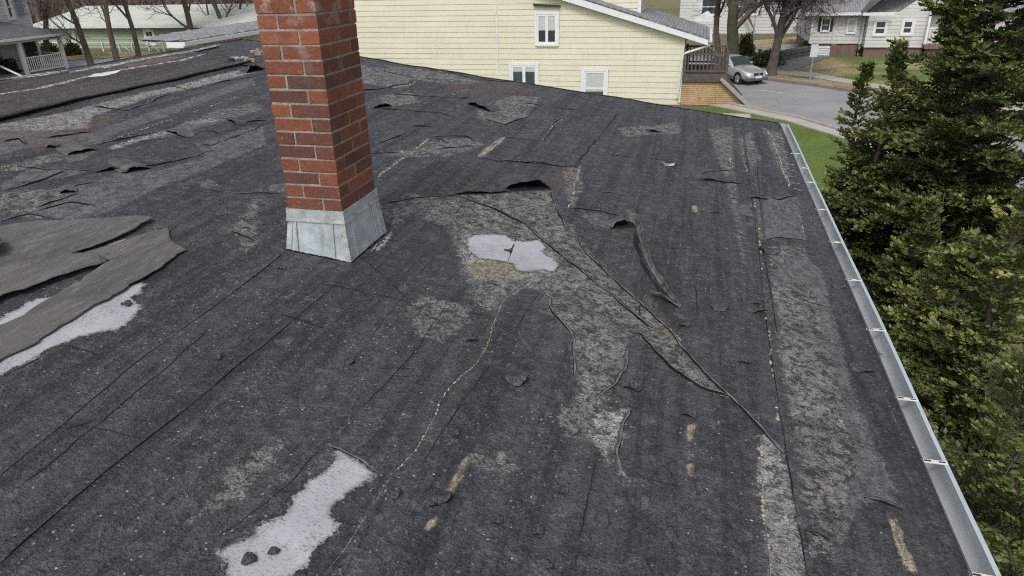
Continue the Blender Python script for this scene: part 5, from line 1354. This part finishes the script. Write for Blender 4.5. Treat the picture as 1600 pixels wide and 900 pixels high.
# ================================================================== sign post, utility pole, low wall
q = gp(1265, 127); t0 = onb(1270, 71, q[1])
sg = empty('street_sign', (q[0], q[1], 0), label='small pale street sign on a thin steel post beside the far kerb', cat='street sign')
H_ = t0[2]
mb = MB(); mb.box(-.035, .035, -.02, .02, 0, H_); mb.obj('post', M_STEEL, sg)
mb = MB(); mb.box(-.17, .17, -.045, -.022, H_ - .55, H_ + .06); o = mb.obj('sign_plate', M_SIGN, sg); bevel(o, .006)
q = gp(1405, 80); q2 = onb(1428, 0, q[1])
up_ = empty('utility_pole', (q[0], q[1], 0), label='thick brown wooden utility pole in front of the white bungalow', cat='utility pole')
d = (q2[0] - q[0]) / q2[2]
mb = MB(); mb.tube([(0, 0, 0), (d * 4, 0, 4), (d * 9, 0, 9)], [.30, .27, .23], 12); mb.obj('pole', M_POLE, up_, smooth=True)
mb = MB(); mb.bar((d * 8.2 - 1.2, 0, 8.2), (d * 8.2 + 1.2, 0, 8.2), .12, .14); mb.obj('crossarm', M_POLE, up_)
lw = empty('garden_wall', (*gp(1225, 98)[:2], 0), label='low dark stone edging wall between the driveway and the side street', cat='garden wall')
P_ = [gp(x, y)[:2] - gp(1225, 98)[:2] for x, y in ((1216, 97), (1240, 92), (1268, 87), (1290, 87))]
mb = MB(); rr = random.Random(9)
for i in range(3):
    n_ = 7
    for k in range(n_):
        a = P_[i] + (P_[i + 1] - P_[i]) * (k + .02) / n_; b = P_[i] + (P_[i + 1] - P_[i]) * (k + .94) / n_
        for r_ in range(2): mb.bar((a[0], a[1], .18 + r_ * .3), (b[0], b[1], .18 + r_ * .3), rr.uniform(.4, .55), .28)
o = mb.obj('stonework', M_STONE, lw); bevel(o, .04)

# ================================================================== car
def make_car():
    q = gp(1149, 133); f2 = gp(1181, 130)
    curb = gp(1340, 148)[:2] - gp(1200, 128)[:2]; th = math.atan2(curb[1], curb[0]) - RAD(10)
    # front axle centre
    fa = (np.array(q[:2]) + 0) ; fx = np.array([math.cos(th), math.sin(th)]); lft = np.array([-fx[1], fx[0]])
    # near front wheel is on the car's right side
    cen = fa + lft * .76
    root = empty('car', (cen[0], cen[1], .03), rz=-PHI + th, label='silver hatchback standing on the road beside the wooden deck, facing right', cat='car')
    paint_ = NT('car_paint', .32, .55, .5); paint_.b.inputs['Coat Weight'].default_value = .4
    root.scale = (.77, .77, .84)
    M_CAR = paint_.done(paint_.mix(paint_.ramp(paint_.noise(2, 2), .3, .7), (.46, .46, .475), (.53, .53, .545)))
    M_CL = simple('car_cladding', (.10, .10, .105), .6, var=.1)
    M_CG = simple('car_glass', (.045, .055, .06), .05, spec=.9, var=.1)
    M_TY = simple('tyre', (.02, .02, .02), .85); M_RIM = simple('rim', (.45, .45, .47), .35, .7)
    M_LT = simple('headlight_glass', (.55, .57, .60), .12, spec=.9, var=.05); M_BL = simple('grille_black', (.02, .02, .022), .5)
    # stations: x (front axle = 0, rear axle = -2.7), z low, z belt, half width low, half width belt
    st = [(.93, .36, .60, .50, .50), (.88, .27, .68, .70, .64), (.72, .24, .76, .82, .75), (.40, .23, .84, .88, .80), (0, .23, .90, .90, .83), (-.45, .22, .95, .90, .845), (-.9, .22, .975, .90, .85), (-1.8, .22, .99, .90, .85), (-2.6, .23, 1.0, .895, .84), (-3.1, .27, 1.0, .86, .80), (-3.45, .34, .97, .80, .74), (-3.58, .42, .90, .68, .62)]
    v = []; f = []; K = 14
    for x, zl, zb, wl, wb_ in st:
        ring = [(-wl * .92, zl), (-wl, zl + .16), (-wl * 1.0, (zl + zb) / 2 + .06), (-wb_ * 1.01, zb - .09), (-wb_ * .93, zb - .01), (-wb_ * .55, zb + .025), (-wb_ * .2, zb + .035)]
        ring = ring + [(-a, b) for a, b in ring[::-1]]
        v += [(x, y, z) for y, z in ring]
    for i in range(len(st) - 1):
        for k in range(K): f.append((i * K + k, i * K + (k + 1) % K, (i + 1) * K + (k + 1) % K, (i + 1) * K + k))
    f += [tuple(range(K)), tuple((len(st) - 1) * K + k for k in range(K))[::-1]]
    body = mesh('body', v, f, M_CAR, root, smooth=True); bm_fix(body)
    s = body.modifiers.new('s', 'SUBSURF'); s.levels = 1; s.render_levels = 2
    # greenhouse
    gs = [(-.62, .93, .93, .80, .80), (-.98, .96, 1.20, .81, .70), (-1.35, .97, 1.42, .82, .62), (-2.0, .97, 1.47, .82, .62), (-2.7, .97, 1.45, .81, .61), (-3.15, .97, 1.30, .77, .58), (-3.42, .95, .97, .70, .68)]
    v = []; f = []; K = 6
    for x, zb, zt, wb_, wt in gs:
        v += [(x, y, z) for y, z in ((-wb_, zb), (-wt, zt - .03), (-wt * .6, zt), (wt * .6, zt), (wt, zt - .03), (wb_, zb))]
    for i in range(len(gs) - 1):
        for k in range(K - 1): f.append((i * K + k, i * K + k + 1, (i + 1) * K + k + 1, (i + 1) * K + k))
    gh = mesh('cabin', v, f, M_CAR, root, smooth=True); bm_fix(gh)
    # glass panels slightly proud
    def panel(nm, pts, m, th_=.012):
        o = mesh(nm, pts, [tuple(range(len(pts)))], m, root); solid(o, th_, 0); return o
    panel('windscreen', [(-.66, -.72, .975), (-.66, .72, .975), (-1.33, .57, 1.425), (-1.33, -.57, 1.425)], M_CG, .04)
    for sg_ in (-1, 1):
        panel('window', [(-1.10, sg_ * .815, 1.01), (-1.95, sg_ * .83, 1.01), (-1.95, sg_ * .645, 1.40), (-1.45, sg_ * .655, 1.37)], M_CG, .03)
        panel('window', [(-2.02, sg_ * .83, 1.01), (-2.95, sg_ * .81, 1.02), (-2.85, sg_ * .64, 1.36), (-2.02, sg_ * .645, 1.40)], M_CG, .03)
        mb = MB(); mb.box(-1.12, -.96, sg_ * .86 - .02 if sg_ > 0 else -1.04, sg_ * .86 + .18 if sg_ > 0 else -.84, .98, 1.10); o = mb.obj('mirror', M_CAR, root); bevel(o, .03)
        mb = MB(); mb.prism([(.84, .58), (.60, .74), (.36, .78), (.44, .60), (.80, .50)], sg_ * .56, sg_ * .83); o = mb.obj('headlight', M_LT, root); bevel(o, .02)
        mb = MB(); mb.box(-2.3, -.45, sg_ * .885 - .02, sg_ * .885 + .03, .24, .46); o = mb.obj('side_cladding', M_CL, root); bevel(o, .015)
        for nm, z in (('door_handle', .86),):
            for x in (-1.75, -2.7): mb = MB(); mb.box(x - .1, x + .1, sg_ * .88 - .02, sg_ * .88 + .02, z, z + .03); mb.obj(nm, M_CL, root)
    panel('rear_window', [(-2.95, -.58, 1.36), (-2.95, .58, 1.36), (-3.36, .62, 1.04), (-3.36, -.62, 1.04)], M_CG, .04)
    mb = MB(); mb.prism([(.93, .24), (.97, .44), (.78, .46), (.5, .24)], -.80, .80); o = mb.obj('bumper', M_CL, root); bevel(o, .04)
    mb = MB(); mb.box(.84, .955, -.36, .36, .56, .69); o = mb.obj('grille', M_BL, root); bevel(o, .02)
    mb = MB(); mb.box(.95, .985, -.06, .06, .59, .67); mb.obj('badge', M_RIM, root)
    mb = MB(); mb.box(.96, .99, -.22, .22, .40, .53); mb.obj('number_plate', M_WHITE, root)
    for x in (0, -2.65):
        for sg_ in (-1, 1):
            y = sg_ * .80
            def disc(mb, r0, r1, y0, y1, n=24):
                v = []; 
                for r_, yy in ((r0, y0), (r1, y0 * .5 + y1 * .5), (r1, y1)): v += [(x + r_ * math.cos(2 * math.pi * k / n), yy, .32 + r_ * math.sin(2 * math.pi * k / n)) for k in range(n)]
                mb.add(v, [(j * n + k, j * n + (k + 1) % n, (j + 1) * n + (k + 1) % n, (j + 1) * n + k) for j in range(2) for k in range(n)])
            mb = MB(); mb.tube([(x, y - .11, .32), (x, y - .09, .32), (x, y + .09, .32), (x, y + .11, .32)], [.29, .325, .325, .29], 24)
            w = mb.obj('wheel', M_TY, root, smooth=False)
            mb = MB(); n5 = 7
            mb.tube([(x, y + sg_ * .10, .32), (x, y + sg_ * .118, .32)], .07, 12)
            for k in range(n5):
                a = 2 * math.pi * k / n5; mb.bar((x, y + sg_ * .11, .32), (x + .21 * math.cos(a), y + sg_ * .113, .32 + .21 * math.sin(a)), .05, .02)
            mb.tube([(x, y + sg_ * .108, .32), (x, y + sg_ * .116, .32)], [.22, .215], 24); 
            mb.obj('rim', M_RIM, w)
            mb = MB(); mb.tube([(x, sg_ * .60, .34), (x, sg_ * .909, .34)], .385, 24); mb.obj('wheel_arch', M_BL, root)
    return root
make_car()

# ================================================================== bare trees
def bare_tree(name, base_px, lean_px, trunk_r, H, label, seed, mat_t=M_BARK, mat_c=M_TWIG, fork=.45, levels=5, spread=.5, group=None, base=None, tw=.010, nb=3, dense=False, low=.30):
    """lean_px: a pixel the trunk passes through higher up, at the same distance"""
    rr = random.Random(seed)
    q = gp(*base_px) if base is None else np.array(base)
    if lean_px is not None:
        t = onb(lean_px[0], lean_px[1], q[1]); d = Vector((t[0] - q[0], rr.uniform(-.3, .3) * .5, t[2])).normalized()
    else: d = Vector((rr.uniform(-.1, .1), rr.uniform(-.1, .1), 1)).normalized()
    root = empty(name, (q[0], q[1], 0), label=label, cat='tree', group=group)
    tb = MB(); cb_ = MB()
    def branch(p, d, r, L, lev):
        n = 5 if lev < 2 else 4 if lev < 4 else 3
        pts = [p]; rad = [r]; dd = d.copy(); bent = .10 + .07 * lev
        nseg = n
        for i in range(nseg):
            dd = (dd + Vector((rr.gauss(0, bent), rr.gauss(0, bent), rr.gauss(0, bent) * .6 + (.05 if lev else 0)))).normalized()
            pts.append(pts[-1] + dd * L / nseg); rad.append(r * (1 - (.32 if lev == 0 else .62) * (i + 1) / nseg))
        tgt = tb if lev <= 0 else cb_
        tgt.tube(pts, rad, 9 if lev == 0 else 6 if lev == 1 else 4 if lev == 2 else 3, cap=False)
        if lev >= levels: return
        # side branches
        k = {0: nb, 1: 4, 2: 5, 3: 5, 4: 4}.get(lev, 3) + (1 if dense and lev in (1, 2, 3) else 0)
        for j in range(k):
            if lev == 0: t = low + (.95 - low) * j / max(1, k - 1)
            else: t = rr.uniform(.25, .95)
            idx = min(nseg - 1, int(t * nseg)); fpos = t * nseg - idx
            bp = pts[idx].lerp(pts[idx + 1], fpos); br = rad[idx] * (1 - fpos) + rad[idx + 1] * fpos
            bd = (pts[idx + 1] - pts[idx]).normalized()
            ax = bd.orthogonal().normalized(); ax.rotate(__import__('mathutils').Quaternion(bd, rr.uniform(0, 6.28)))
            ang = rr.uniform(.55, 1.05) * (spread * 2 if lev < 2 else 1)
            nd = bd.copy(); nd.rotate(__import__('mathutils').Quaternion(ax, ang)); nd.z += .12 if lev else .3; nd.normalize()
            branch(bp, nd, max(tw, br * rr.uniform(.38, .62)), (H * rr.uniform(.26, .40) if lev == 0 else L * rr.uniform(.45, .72)), lev + 1)
        # continuing leader
        if lev < levels: branch(pts[-1], dd, max(tw, rad[-1] * .95), L * rr.uniform(.6, .8), lev + 1)
    # root flare
    p0 = Vector((0, 0, -.05))
    tb.tube([p0, p0 + d * .35, p0 + d * 1.0], [trunk_r * 1.55, trunk_r * 1.15, trunk_r], 9, cap=False)
    branch(p0 + d * .95, d, trunk_r, H * fork, 0)
    tb.obj('trunk', mat_t, root, smooth=True)
    mesh('crown', cb_.v, cb_.f, mat_c, root, smooth=True)
    return root
bare_tree('bare_tree', (144, 106), (112, 0), .20, 11, 'bare tree with a forked grey trunk, the nearest one right of the white porch', 1, M_BARK2, levels=4, nb=5, dense=True, low=.12)
bare_tree('bare_tree', (184, 98), (155, 0), .19, 12, 'bare tree with a straight leaning trunk, second right of the white porch', 2, M_BARK, levels=4, spread=.35, nb=5, dense=True, low=.12)
bare_tree('bare_tree', (217, 92), (204, 0), .17, 12, 'slim bare tree with a mossy upright trunk in front of the green building window', 3, M_BARK2, levels=4, spread=.3, nb=5, dense=True, low=.12)
bare_tree('bare_tree', (304, 78), (286, 0), .24, 12, 'bare tree rising behind the left end of the outbuilding roof', 4, M_BARK, levels=4, spread=.5, nb=5, dense=True, low=.12)
bare_tree('bare_tree', (356, 72), (340, 0), .19, 11, 'bare tree behind the middle of the outbuilding roof', 5, M_BARK2, levels=4, nb=5, dense=True, low=.12)
bare_tree('bare_tree', (362, 66), (378, 0), .12, 10, 'thin bare tree close to the left side of the chimney, behind the outbuilding', 6, M_BARK2, levels=4, nb=5, dense=True, low=.12)
bare_tree('bare_tree', (332, 70), (326, 0), .08, 9, 'very thin bare sapling between two trunks behind the outbuilding', 16, M_BARK, levels=3)
bare_tree('bare_tree', (75, 98), (62, 10), .20, 9, 'dark twiggy bare tree behind the white porch', 7, M_BARK, M_TWIG, levels=4, spread=.6)
bare_tree('bare_tree', (1204, 119), (1212, 74), .24, 9.5, 'bare street tree with a short thick trunk and reddish twigs behind the parked car', 8, M_BARK, M_TWIGR, fork=.26, levels=5, spread=.6, nb=7, tw=.013, dense=True)
bare_tree('bare_tree', (1146, 106), (1146, 20), .34, 11, 'big bare tree with an ivy mossed trunk rising behind the wooden deck', 9, M_BARK2, M_TWIG, fork=.34, levels=5, spread=.55, nb=6, tw=.013, dense=True)
bare_tree('bare_tree', (1122, 100), (1122, 0), .18, 11, 'bare tree with a dark trunk just left of the mossy one behind the deck', 10, M_BARK, M_TWIG, levels=4, nb=4)
bare_tree('bare_tree', (1440, 74), (1443, 20), .07, 6.5, 'thin bare sapling right beside the utility pole', 11, M_BARK, M_TWIG, levels=3)
bare_tree('bare_tree', (1338, 82), (1336, 66), .05, 4.6, 'small bare ornamental tree against the bungalow wall', 12, M_BARK, M_TWIG, fork=.2, levels=4, nb=5, tw=.012)
# far belt of bare trees that closes the view
protos = []
for k in range(3):
    r_ = bare_tree('bare_tree', (800, 60), None, .28, 12, 'x', 40 + k, M_BARK, M_TWIGR if k == 1 else M_TWIG, base=(0, 0, 0), levels=4, tw=.02, nb=4)
    protos.append(r_)
def place_copy(src, a, b, rz, sc, label, group):
    r = src.copy(); COL.objects.link(r); r.location = H0 + E2 * a + E1 * b; r.rotation_euler = (0, 0, rz); r.scale = (sc,) * 3; r['label'] = label; r['group'] = group
    for ch in src.children:
        c = ch.copy(); COL.objects.link(c); c.parent = r
    return r
rr = random.Random(77); n_c = 0
spots = []
for px in list(range(40, 420, 34)): spots.append((onb(px, 0, 72)[0] + rr.uniform(-1, 1), 72 + rr.uniform(-6, 14)))
for px in list(range(1085, 1290, 24)): spots.append((onb(px, 0, 74)[0] + rr.uniform(-1, 1), 74 + rr.uniform(-4, 16)))
for px in list(range(1300, 1640, 60)): spots.append((onb(px, 0, 70)[0], 70 + rr.uniform(-4, 10)))
for a, b in spots:
    place_copy(protos[n_c % 3], a, b, rr.uniform(0, 6.28), rr.uniform(.75, 1.15), (('bare brownish tree in the far belt above the green building roof' if a < 0 else 'bare brownish tree in the far belt behind the white building') if a < 12 else 'bare brownish tree in the far belt behind the white bungalow'), 'distant bare trees along the top edge'); n_c += 1
for p_ in protos:
    for ch in list(p_.children): D.objects.remove(ch)
    D.objects.remove(p_)
# scrub and undergrowth far off
def thicket(name, pts, h, n, label, kind, mat, sd_, cat=None, r=.9):
    rr = random.Random(sd_); v = []; f = []
    for k in range(n):
        i = rr.randrange(len(pts)); c = pts[i]; x = c[0] + rr.gauss(0, r); y = c[1] + rr.gauss(0, r)
        L = h * rr.uniform(.5, 1.1); tx, ty = rr.gauss(0, .35), rr.gauss(0, .35); w_ = rr.uniform(.012, .03)
        m = len(v); v += [(x - w_, y, 0), (x + w_, y, 0), (x + tx * L * .5, y + ty * L * .5, L * .6), (x + tx * L * 1.2, y + ty * L, L)]
        f += [(m, m + 1, m + 2), (m + 1, m + 3, m + 2)]
    o = mesh(name, v, f, mat); return o
P_ = [onb(px, 30, 66)[:2] for px in range(1180, 1280, 6)] + [onb(px, 30, 70)[:2] for px in range(1160, 1300, 8)] + [onb(px, 30, 78)[:2] for px in range(20, 430, 8)]
o = thicket('scrub', P_, 3.4, 9000, None, 'stuff', M_TWIG, 5, r=1.6); tag(o, 'brown leafless scrub filling the gaps between distant trees', 'scrub', kind='stuff')

# leafy helper: leaves as small folded blades -----------------------------------------------
def leaves_mesh(name, C, Dr, Up, L, Wd, tint, mat, parent):
    """C centres, Dr directions, Up normals (N,3); 2 quads per leaf folded along the midrib"""
    Sd = np.cross(Dr, Up); Sd /= np.linalg.norm(Sd, axis=1)[:, None] + 1e-9
    Un = np.cross(Sd, Dr); L = L[:, None]; Wd = Wd[:, None]
    p0 = C; p1 = C + Dr * L * .45 + Sd * Wd - Un * Wd * .35; p2 = C + Dr * L; p3 = C + Dr * L * .45 - Sd * Wd - Un * Wd * .35
    p4 = C + Dr * L * .5 + Un * 0
    v = np.stack([p0, p1, p2, p3], 1).reshape(-1, 3); n = len(C); k = np.arange(n) * 4
    f = np.concatenate([np.stack([k, k + 1, k + 2], 1), np.stack([k, k + 2, k + 3], 1)])
    return mesh(name, v, f, mat, parent, attrs={'tint': np.repeat(tint, 4)})
def shrub(px, py, r, h, label, seed, tint0=.4, bare=False):
    q = gp(px, py); root = empty('shrub', (q[0], q[1], 0), label=label, cat='shrub'); g = np.random.default_rng(seed); n = 1500
    d = g.normal(size=(n, 3)); d /= np.linalg.norm(d, axis=1)[:, None]; d[:, 2] = abs(d[:, 2])
    rad = g.uniform(.55, 1.05, n) ** .7; rad *= 1 + .25 * np.sin(d[:, 0] * 7 + seed) * np.cos(d[:, 1] * 6)
    C = d * rad[:, None] * np.array([r, r, h]); Dr = d + g.normal(size=(n, 3)) * .6; Dr /= np.linalg.norm(Dr, axis=1)[:, None]
    U = g.normal(size=(n, 3)); leaves_mesh('foliage', C, Dr, U, g.uniform(.10, .2, n), g.uniform(.03, .07, n), np.clip(g.normal(tint0, .2, n), 0, .8), M_SHRUB, root)
    mb = MB(); rr = random.Random(seed)
    for k in range(7): a = rr.uniform(0, 6.28); mb.tube([(0, 0, 0), (math.cos(a) * r * .3, math.sin(a) * r * .3, h * .5), (math.cos(a) * r * .7, math.sin(a) * r * .7, h * .9)], [.03, .02, .01], 4)
    mb.obj('stem', M_BARK, root)
shrub(1196, 103, .9, .8, 'low dark shrub on the verge just behind the parked car', 1, .15)
shrub(1257, 86, .5, .7, 'small green shrub at the far end of the low stone wall', 2, .5)
shrub(1352, 88, .6, 1.0, 'brownish shrub against the bungalow foundation, left of the basement window', 3, .3)
shrub(1382, 85, .9, 1.2, 'round green shrub against the bungalow foundation beside the utility pole', 4, .4)
shrub(1164, 87, .5, 1.2, 'dark upright shrub in front of the white building behind the trees', 5, .1)
shrub(1430, 84, .9, .7, 'low spreading shrub in the bungalow front yard right of the utility pole', 6, .35)
shrub(80, 90, .6, 1.1, 'small dark bush seen under the porch roof at the far left', 7, .2)
shrub(115, 87, .6, 1.0, 'small dark bush beside the nearest left bare tree, in front of the green building', 8, .15)
shrub(12, 118, .8, 1.0, 'twiggy bush at the foot of the porch, at the left border', 9, .3)

# ================================================================== conifers by the eave
def conifer(px, py_top, b, label, seed, Rmax, grow=.42, dens=1., tint0=.45, a=None, power=.8, leafL=.058, lift=.42, spray=1.):
    """crown apex at pixel (px, py_top) on the plane of constant b"""
    g = np.random.default_rng(seed); rr = random.Random(seed)
    top = onb(px, py_top, b); H = top[2]
    root = empty('conifer', (top[0], b, 0), label=label, cat='conifer tree')
    cl = CL - np.array([top[0], b, 0])
    mb = MB(); wob = [Vector((.05 * math.sin(k * 1.3 + seed), .05 * math.cos(k * 1.7 + seed), H * k / 8)) for k in range(9)]; wob[0].z = -.05
    mb.tube(wob, [.012 + .011 * H * (1 - k / 8.2) for k in range(9)], 8)
    mb.obj('trunk', M_BARK, root, smooth=True)
    tw = MB(); CC_, DD_, UU_, LL_, WW_, TT_ = [], [], [], [], [], []
    z = H - .02; golden = rr.uniform(0, 6.28)
    while z > .25:
        dtop = H - z
        R = min(Rmax, .06 + grow * dtop ** power)
        nb_ = 2 if dtop < .5 else 3
        for _ in range(nb_):
            golden += 2.39996 + rr.uniform(-.35, .35)
            Rb = R * rr.uniform(.62, 1.18) * (1 + .18 * math.sin(golden * 2 + z * 2.1 + seed))
            az_ = golden; out = Vector((math.cos(az_), math.sin(az_), 0))
            if dtop > .35: Rb *= 1 + .42 * float(vnoise(az_ % 6.2832 * 1.3, z * 2.4, seed)) 
            if dtop > .6 and vnoise(az_ % 6.2832 * 1.7, z * 3.1, seed + 5) < -.42: continue
            Rb = min(Rb, 1.15 * R)
            # back side, low down: sparser
            vis = out.dot(Vector((cl[0], cl[1], 0)).normalized())
            if vis < -.35 and rr.random() < .55: continue
            x0 = .05 * math.sin(z / H * 8 * 1.3 + seed); y0 = .05 * math.cos(z / H * 8 * 1.7 + seed)
            n = max(3, int(Rb / .10)); pts = []; up0 = lift + rr.uniform(-.1, .2) + (.7 if dtop < .5 else 0)
            p = Vector((x0, y0, z)); d = (out + Vector((0, 0, up0))).normalized()
            pts.append(p.copy())
            for k in range(n):
                d = (d + Vector((rr.gauss(0, .08), rr.gauss(0, .08), -.035 + rr.gauss(0, .05)))).normalized(); p = p + d * Rb / n; pts.append(p.copy())
            tw.tube(pts, [max(.002, .008 * (1 - k / len(pts)) * (1 + Rb)) for k in range(len(pts))], 4, cap=False)
            btint = rr.gauss(tint0, .16)
            # side sprays
            ns = max(5, int(Rb / .040 * dens))
            for s in range(ns):
                t = (s + rr.random()) / ns; t = .18 + .82 * t
                fi = t * n; i = min(n - 1, int(fi)); c = pts[i].lerp(pts[i + 1], fi - i); bd = (pts[i + 1] - pts[i]).normalized()
                side = 1 if s % 2 else -1; lat = bd.cross(Vector((0, 0, 1))).normalized() * side
                sdv = (lat * rr.uniform(.6, 1.) + bd * rr.uniform(.45, .9) + Vector((0, 0, rr.uniform(-.15, .75)))).normalized()
                SL = spray * min(.30, .05 + .32 * (1 - t) * Rb + .09 * min(1, Rb * 1.6)) * rr.uniform(.6, 1.25)
                m = max(3, int(SL / .026))
                ks = np.linspace(.1, 1, m)
                base = np.array(c)[None] + np.array(sdv)[None] * (ks * SL)[:, None] + np.array([0, 0, -.9])[None] * ((ks * SL) ** 2)[:, None]
                lt = np.cross(np.array(sdv), [0, 0, 1.]); lt /= np.linalg.norm(lt) + 1e-6
                for sg_ in (-1, 1, 0):
                    nn_ = m if sg_ else 2
                    bs = base if sg_ else base[-2:]
                    dirs = np.array(sdv)[None] * .75 + lt[None] * sg_ * .75 + g.normal(size=(nn_, 3)) * .22 + np.array([0, 0, .12])[None]
                    dirs /= np.linalg.norm(dirs, axis=1)[:, None]
                    CC_.append(bs); DD_.append(dirs); UU_.append(np.array([[0, 0, 1.]]) + g.normal(size=(nn_, 3)) * .6)
                    ll = leafL * g.uniform(.6, 1.25, nn_) * (1.1 - .35 * (np.arange(nn_) / max(1, nn_)))
                    LL_.append(ll); WW_.append(ll * g.uniform(.24, .36, nn_))
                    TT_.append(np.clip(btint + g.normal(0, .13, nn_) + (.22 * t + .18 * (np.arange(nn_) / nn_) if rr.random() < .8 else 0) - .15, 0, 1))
        z -= rr.uniform(.024, .052) * (1 + .3 * min(1, dtop)) / dens ** .5
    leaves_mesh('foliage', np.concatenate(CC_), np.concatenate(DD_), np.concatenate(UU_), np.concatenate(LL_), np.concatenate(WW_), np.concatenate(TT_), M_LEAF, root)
    mesh('twig', tw.v, tw.f, M_BARK, root)
    return root
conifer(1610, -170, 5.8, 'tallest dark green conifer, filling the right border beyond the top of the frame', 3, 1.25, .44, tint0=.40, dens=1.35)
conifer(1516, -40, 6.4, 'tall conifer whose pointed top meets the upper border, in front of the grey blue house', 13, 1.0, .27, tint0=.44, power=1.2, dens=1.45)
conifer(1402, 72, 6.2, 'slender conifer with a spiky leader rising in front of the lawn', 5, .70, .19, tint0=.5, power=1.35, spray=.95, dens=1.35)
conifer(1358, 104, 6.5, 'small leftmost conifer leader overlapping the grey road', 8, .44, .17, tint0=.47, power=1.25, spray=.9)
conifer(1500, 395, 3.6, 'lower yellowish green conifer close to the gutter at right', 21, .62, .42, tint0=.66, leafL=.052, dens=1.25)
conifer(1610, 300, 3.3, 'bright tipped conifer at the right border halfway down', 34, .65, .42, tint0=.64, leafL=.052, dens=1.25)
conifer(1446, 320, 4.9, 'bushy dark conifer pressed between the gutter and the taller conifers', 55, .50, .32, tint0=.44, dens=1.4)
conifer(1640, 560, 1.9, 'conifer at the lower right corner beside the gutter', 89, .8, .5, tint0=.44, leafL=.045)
